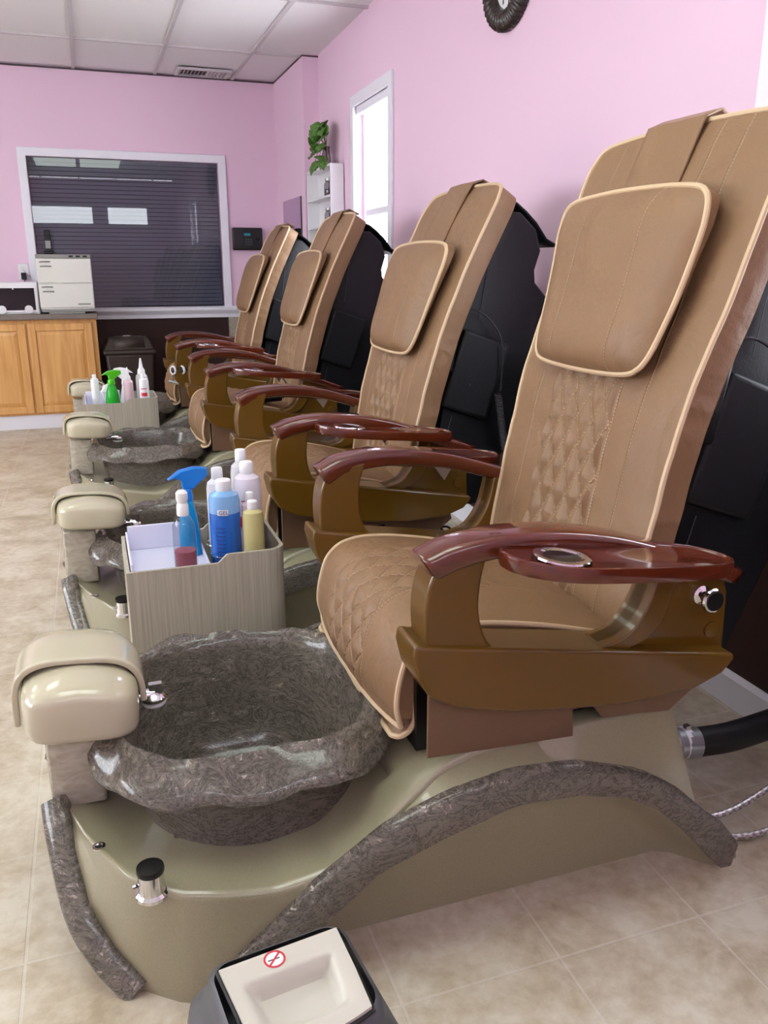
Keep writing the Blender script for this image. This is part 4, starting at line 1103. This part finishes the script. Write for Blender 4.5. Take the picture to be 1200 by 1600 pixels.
# cordless phone
t = tag(empty('cordless_phone', (-.235, 7.02, 1.30)), 'black cordless phone standing in its cradle on the towel warmer', 'phone')
MB().box(-.038, .038, -.04, .04, 0, .028).build('cradle', M['black_plastic'], t, bevel=.01)
h = MB().box(-.024, .024, -.014, .014, 0, .165).build('handset', M['black_plastic'], t, bevel=.008, loc=(0, 0, .012), rot=(-.12, 0, 0))
MB().box(-.018, .018, -.0155, -.014, .03, .085).build('keypad', M['grey_plastic'], h); MB().box(-.017, .017, -.0155, -.014, .10, .13).build('screen', M['dark_glass'], h)
# outlet, plug and cord
t = tag(empty('wall_outlet', (-.445, YB, 1.175)), 'white wall outlet beside the back window', 'outlet')
MB().box(-.037, .037, -.006, 0, -.06, .06).build('cover_plate', M['white_plastic'], t, bevel=.003)
g = MB(); g.lathe([(.016, 0), (.016, -.003), (.001, -.003)], (0, -.006, .025), 16, 'y'); g.lathe([(.016, 0), (.016, -.003), (.001, -.003)], (0, -.006, -.025), 16, 'y'); g.build('socket', M['off_white'], t)
t = tag(empty('power_adapter', (-.445, YB-.009, 1.145)), 'black plug adapter in the wall outlet', 'plug')
MB().box(-.018, .018, -.045, 0, -.03, .022).build('body', M['black_plastic'], t, bevel=.005)
MB().tube(spline([(0, -.03, -.03), (.005, -.03, -.06), (.0, -.02, -.1), (-.01, -.02, -.2)], 5), .003, 6).build('cord', M['black_plastic'], t)
MB().tube([(p_[0]+.137, p_[1]-6.93, p_[2]-.868) for p_ in spline([(-.445, YB-.012, 1.19), (-.38, YB-.05, 1.10), (-.345, YB-.06, 1.12), (-.335, YB-.08, 1.25), (-.325, YB-.12, 1.27)], 6)], .0028, 6).build('power_cord', M['cord_grey'], warmer)
# brown bin
t = tag(empty('waste_bin', (.285, 7.08, 0)), 'brown swing-top waste bin by the back wall', 'bin')
def taper(b, z0, z1, h0, h1, d0, d1):
    b.add([(-h0, -d0, z0), (h0, -d0, z0), (h0, d0, z0), (-h0, d0, z0), (-h1, -d1, z1), (h1, -d1, z1), (h1, d1, z1), (-h1, d1, z1)],
          [(0, 3, 2, 1), (4, 5, 6, 7), (0, 1, 5, 4), (1, 2, 6, 5), (2, 3, 7, 6), (3, 0, 4, 7)])
b = MB(); taper(b, 0, .55, .15, .185, .12, .165); b.build('body', M['brown_plastic'], t, bevel=.02, seg=3)
b = MB(); taper(b, .545, .58, .20, .20, .178, .178); taper(b, .58, .67, .195, .15, .172, .12); hd = b.build('hood', M['brown_plastic'], t, bevel=.015, seg=3)
b = MB(); b.add([(-.12, -.165, .60), (.12, -.165, .60), (.115, -.122, .677), (-.115, -.122, .677), (-.105, -.0, .682), (.105, 0, .682)], [(0, 1, 2, 3), (3, 2, 5, 4)])
fl = b.build('flap', M['brown_plastic'], t); q = fl.modifiers.new('solid', 'SOLIDIFY'); q.thickness = .008
g = MB(); g.lathe([(.03, 0), (.03, .002), (.001, .002)], (-.01, -.06, .684), 20); g.v = [(x, y*.8, z) for x, y, z in g.v]; g.build('sticker', M['label_white'], fl)
# wall clock-in terminal right of the window
t = tag(empty('time_clock', (1.322, YB, 1.435)), 'black wall terminal with small teal display, right of the back window', 'time clock')
MB().box(-.125, .125, -.06, 0, -.09, .09).build('body', M['black_plastic'], t, bevel=.01)
MB().box(-.03, .02, -.063, -.06, .025, .045).build('display', M['teal_screen'], t, smooth=False)
g = MB()
for r in range(3):
    for c in range(3): g.box(-.02+.02*c, -.008+.02*c, -.063, -.06, -.05+.02*r, -.04+.02*r)
g.build('keypad', M['dark_grey'], t)
g = MB(); g.lathe([(.014, -.06), (.012, -.064), (.001, -.064)], (.085, 0, .0), 16, 'y'); g.build('fingerprint_pad', M['dark_glass'], t)
# ceiling vent
t = tag(empty('ceiling_vent', (1.0, 7.08, CEIL-.001)), 'white slatted air vent in the ceiling near the back wall', 'vent')
b = MB(); b.box(-.20, .20, -.12, -.10, -.016, .0); b.box(-.20, .20, .10, .12, -.016, 0); b.box(-.20, -.18, -.10, .10, -.016, 0); b.box(.18, .20, -.10, .10, -.016, 0); b.build('frame', M['tbar'], t, smooth=False)
MB().box(-.18, .18, -.1, .1, -.002, 0).build('duct', M['dark_gap'], t, smooth=False)
for k in range(13):
    x = -.165+.0275*k; g = MB(); g.prism_y([(x, -.004), (x+.003, -.004), (x+.012*(1 if k > 6 else -1)+.003, -.017), (x+.012*(1 if k > 6 else -1), -.017)], -.1, .1); g.build('slat', M['tbar'], t, smooth=False)
# mirror on the bump-out
t = tag(empty('wall_mirror', (JX, 6.76, 1.45)), 'frameless wall mirror in the far corner beside the white shelf', 'mirror')
MB().box(-.008, 0, -.30, .30, -.30, .27).build('mirror_glass', M['mirror_tint'], t, smooth=False)
g = MB(); g.box(-.011, -.001, -.306, -.30, -.30, .27); g.build('edge', M['dark_gap'], t, smooth=False)
# white shelf unit with jars and a plant
SX0, SX1, SY0, SY1 = 1.602, 1.694, 5.68, 6.315
t = tag(empty('wall_shelf', (0, 0, 0)), 'white open wall shelf by the right-hand window with jars and a plant', 'shelf')
for yy in (SY0, SY1-.016): MB().box(SX0, SX1, yy, yy+.016, 1.05, 1.868).build('side_panel', M['white_plastic'], t, bevel=.002)
MB().box(SX1-.008, SX1, SY0+.016, SY1-.016, 1.05, 1.868).build('back_panel', M['white_plastic'], t, smooth=False)
shz = [1.05, 1.26, 1.47, 1.66, 1.852]
for z in shz: MB().box(SX0, SX1-.008, SY0+.016, SY1-.016, z, z+.016).build('shelf_board', M['white_plastic'], t, bevel=.002)
for zi_, nm in ((3, 'upper'), (2, 'middle')):
    for k, yy in enumerate((5.76, 5.865)):
        j = tag(empty('glass_jar', (1.645, yy, shz[zi_]+.016)), 'small glass jar with metal lid on the %s shelf, %s' % (nm, ('nearer the window', 'farther from the window')[k]), 'jar', 'glass jars on the white shelf')
        MB().lathe([(.034, 0), (.036, .005), (.036, .075), (.028, .09), (.026, .095)], n=22).build('glass', M['jar_glass'], j)
        MB().lathe([(.029, .094), (.030, .096), (.030, .112), (.001, .113)], n=22).build('lid', M['grey_metal'], j)
        MB().lathe([(.031, .004), (.033, .01), (.033, .045), (.001, .05)], n=18).build('filling', M['seed'], j)
def leaf(g, p, d, up, size):
    d = d.normalized(); s = d.cross(up).normalized(); n = s.cross(d)
    prof = [(0, .0), (-.05, .26), (.08, .44), (.32, .50), (.6, .38), (.85, .16), (1, 0)]
    R = []
    for a, w_ in prof:
        R.append([tuple(p+d*(a*size)+s*(q*w_*size)+n*(size*(.10*abs(q)-.18*a*a))) for q in (-1, -.5, 0, .5, 1)])
    g.grid(R)
t = tag(empty('potted_plant', (1.645, 5.93, 1.868)), 'trailing pothos plant in a small glass vase on top of the white shelf', 'plant')
MB().lathe([(.028, 0), (.036, .01), (.032, .07), (.024, .11), (.028, .13)], n=20).build('vase', M['jar_glass'], t)
g = MB(); st = MB(); rnd = random.Random(4)
ends = [(-.02, -.05, .27), (-.06, -.01, .24), (-.05, .06, .21), (-.07, -.05, .17), (-.04, .13, .18), (-.03, -.12, .20), (-.06, .05, .13), (-.06, .14, .10), (-.05, -.1, .11), (-.06, .17, .03), (-.05, .1, .0), (-.04, -.12, .03), (-.05, -.03, .05), (-.02, .0, .20), (-.07, .0, .19), (-.055, -.14, -.01), (-.03, .05, .27), (-.06, .09, .16), (-.065, -.02, .12), (-.05, -.07, .22)]
for e in ends:
    e = Vector((e[0]*.75, e[1], e[2])); mid_ = Vector((e.x*.4, e.y*.45, max(.14, e.z*.8)))
    st.tube([tuple(v) for v in spline([(0, 0, .10), tuple(mid_), tuple(e)], 5)], .0022, 5)
    for q in range(2):
        d = Vector((-.5+rnd.uniform(-.5, .4), rnd.uniform(-.9, .9), rnd.uniform(-.6, .5))); leaf(g, e+Vector((-.004*q, rnd.uniform(-.015, .015), rnd.uniform(-.015, .015))), d, Vector((-.8, rnd.uniform(-.4, .1), .5)), rnd.uniform(.062, .088))
st.build('stems', M['stem'], t)
fo = g.build('foliage', M['green_leaf'], t, angle=80); q = fo.modifiers.new('solid', 'SOLIDIFY'); q.thickness = .0012
# wall clock
t = tag(empty('wall_clock'), 'dark brown round wall clock with fluted frame, high on the pink wall', 'clock')
t.matrix_world = WR @ Matrix.Translation((0, 3.27, 2.285))
g = MB(); n = 160; R = []
for rad, dep, fl in ((.118, .012, 0), (.122, .03, .0), (.14, .046, .003), (.165, .046, .006), (.188, .034, .008), (.198, .018, .006), (.196, 0, .004)):
    R.append([(-(dep+fl*math.cos(k*2*PI/4)), (rad+fl*.4*math.cos(k*2*PI/4))*math.cos(2*PI*k/n), (rad+fl*.4*math.cos(k*2*PI/4))*math.sin(2*PI*k/n)) for k in range(n)])
g.grid(R, closed_v=True); g.build('frame', M['clock_wood'], t, angle=80)
MB().lathe([(.12, -.012), (.12, -.006), (.001, -.006)], n=48, axis='x').build('face', M['clock_face'], t)
g = MB()
for k in range(12):
    a = PI/6*k; c, s = math.cos(a), math.sin(a); rr = .098
    g.box(-.0135, -.012, c*rr-.004, c*rr+.004, s*rr-.008, s*rr+.008)
g.build('hour_marks', M['black_plastic'], t, smooth=False)
g = MB(); g.box(-.016, -.0145, -.003, .003, -.01, .085); g.box(-.016, -.0145, -.01, .06, -.003, .003); g.build('hands', M['black_plastic'], t, smooth=False)

# ------------------------------------------------------------------ light, camera, colour
w = bpy.data.worlds.new('World'); sc.world = w; w.use_nodes = True; nt = w.node_tree
bg = nt.nodes['Background']; bg.inputs[0].default_value = (.93, .98, 1, 1); bg.inputs[1].default_value = 14.0

cam = bpy.data.cameras.new('Camera'); co = bpy.data.objects.new('Camera', cam); col.objects.link(co)
p, yw = math.radians(16.4), math.radians(19.2)
F = Vector((math.sin(yw)*math.cos(p), math.cos(yw)*math.cos(p), -math.sin(p))); Rr = Vector((math.cos(yw), -math.sin(yw), 0)); U = Rr.cross(F)
co.matrix_world = Matrix(((Rr.x, U.x, -F.x, 0), (Rr.y, U.y, -F.y, 0), (Rr.z, U.z, -F.z, 1.2), (0, 0, 0, 1)))
cam.sensor_fit = 'VERTICAL'; cam.sensor_height = 36; cam.lens = 36*1294/1600; cam.clip_start = .02
sc.camera = co
sc.view_settings.view_transform = 'Standard'; sc.view_settings.look = 'None'; sc.view_settings.gamma = 1; sc.view_settings.use_curve_mapping = False
sc.view_settings.exposure = -.2
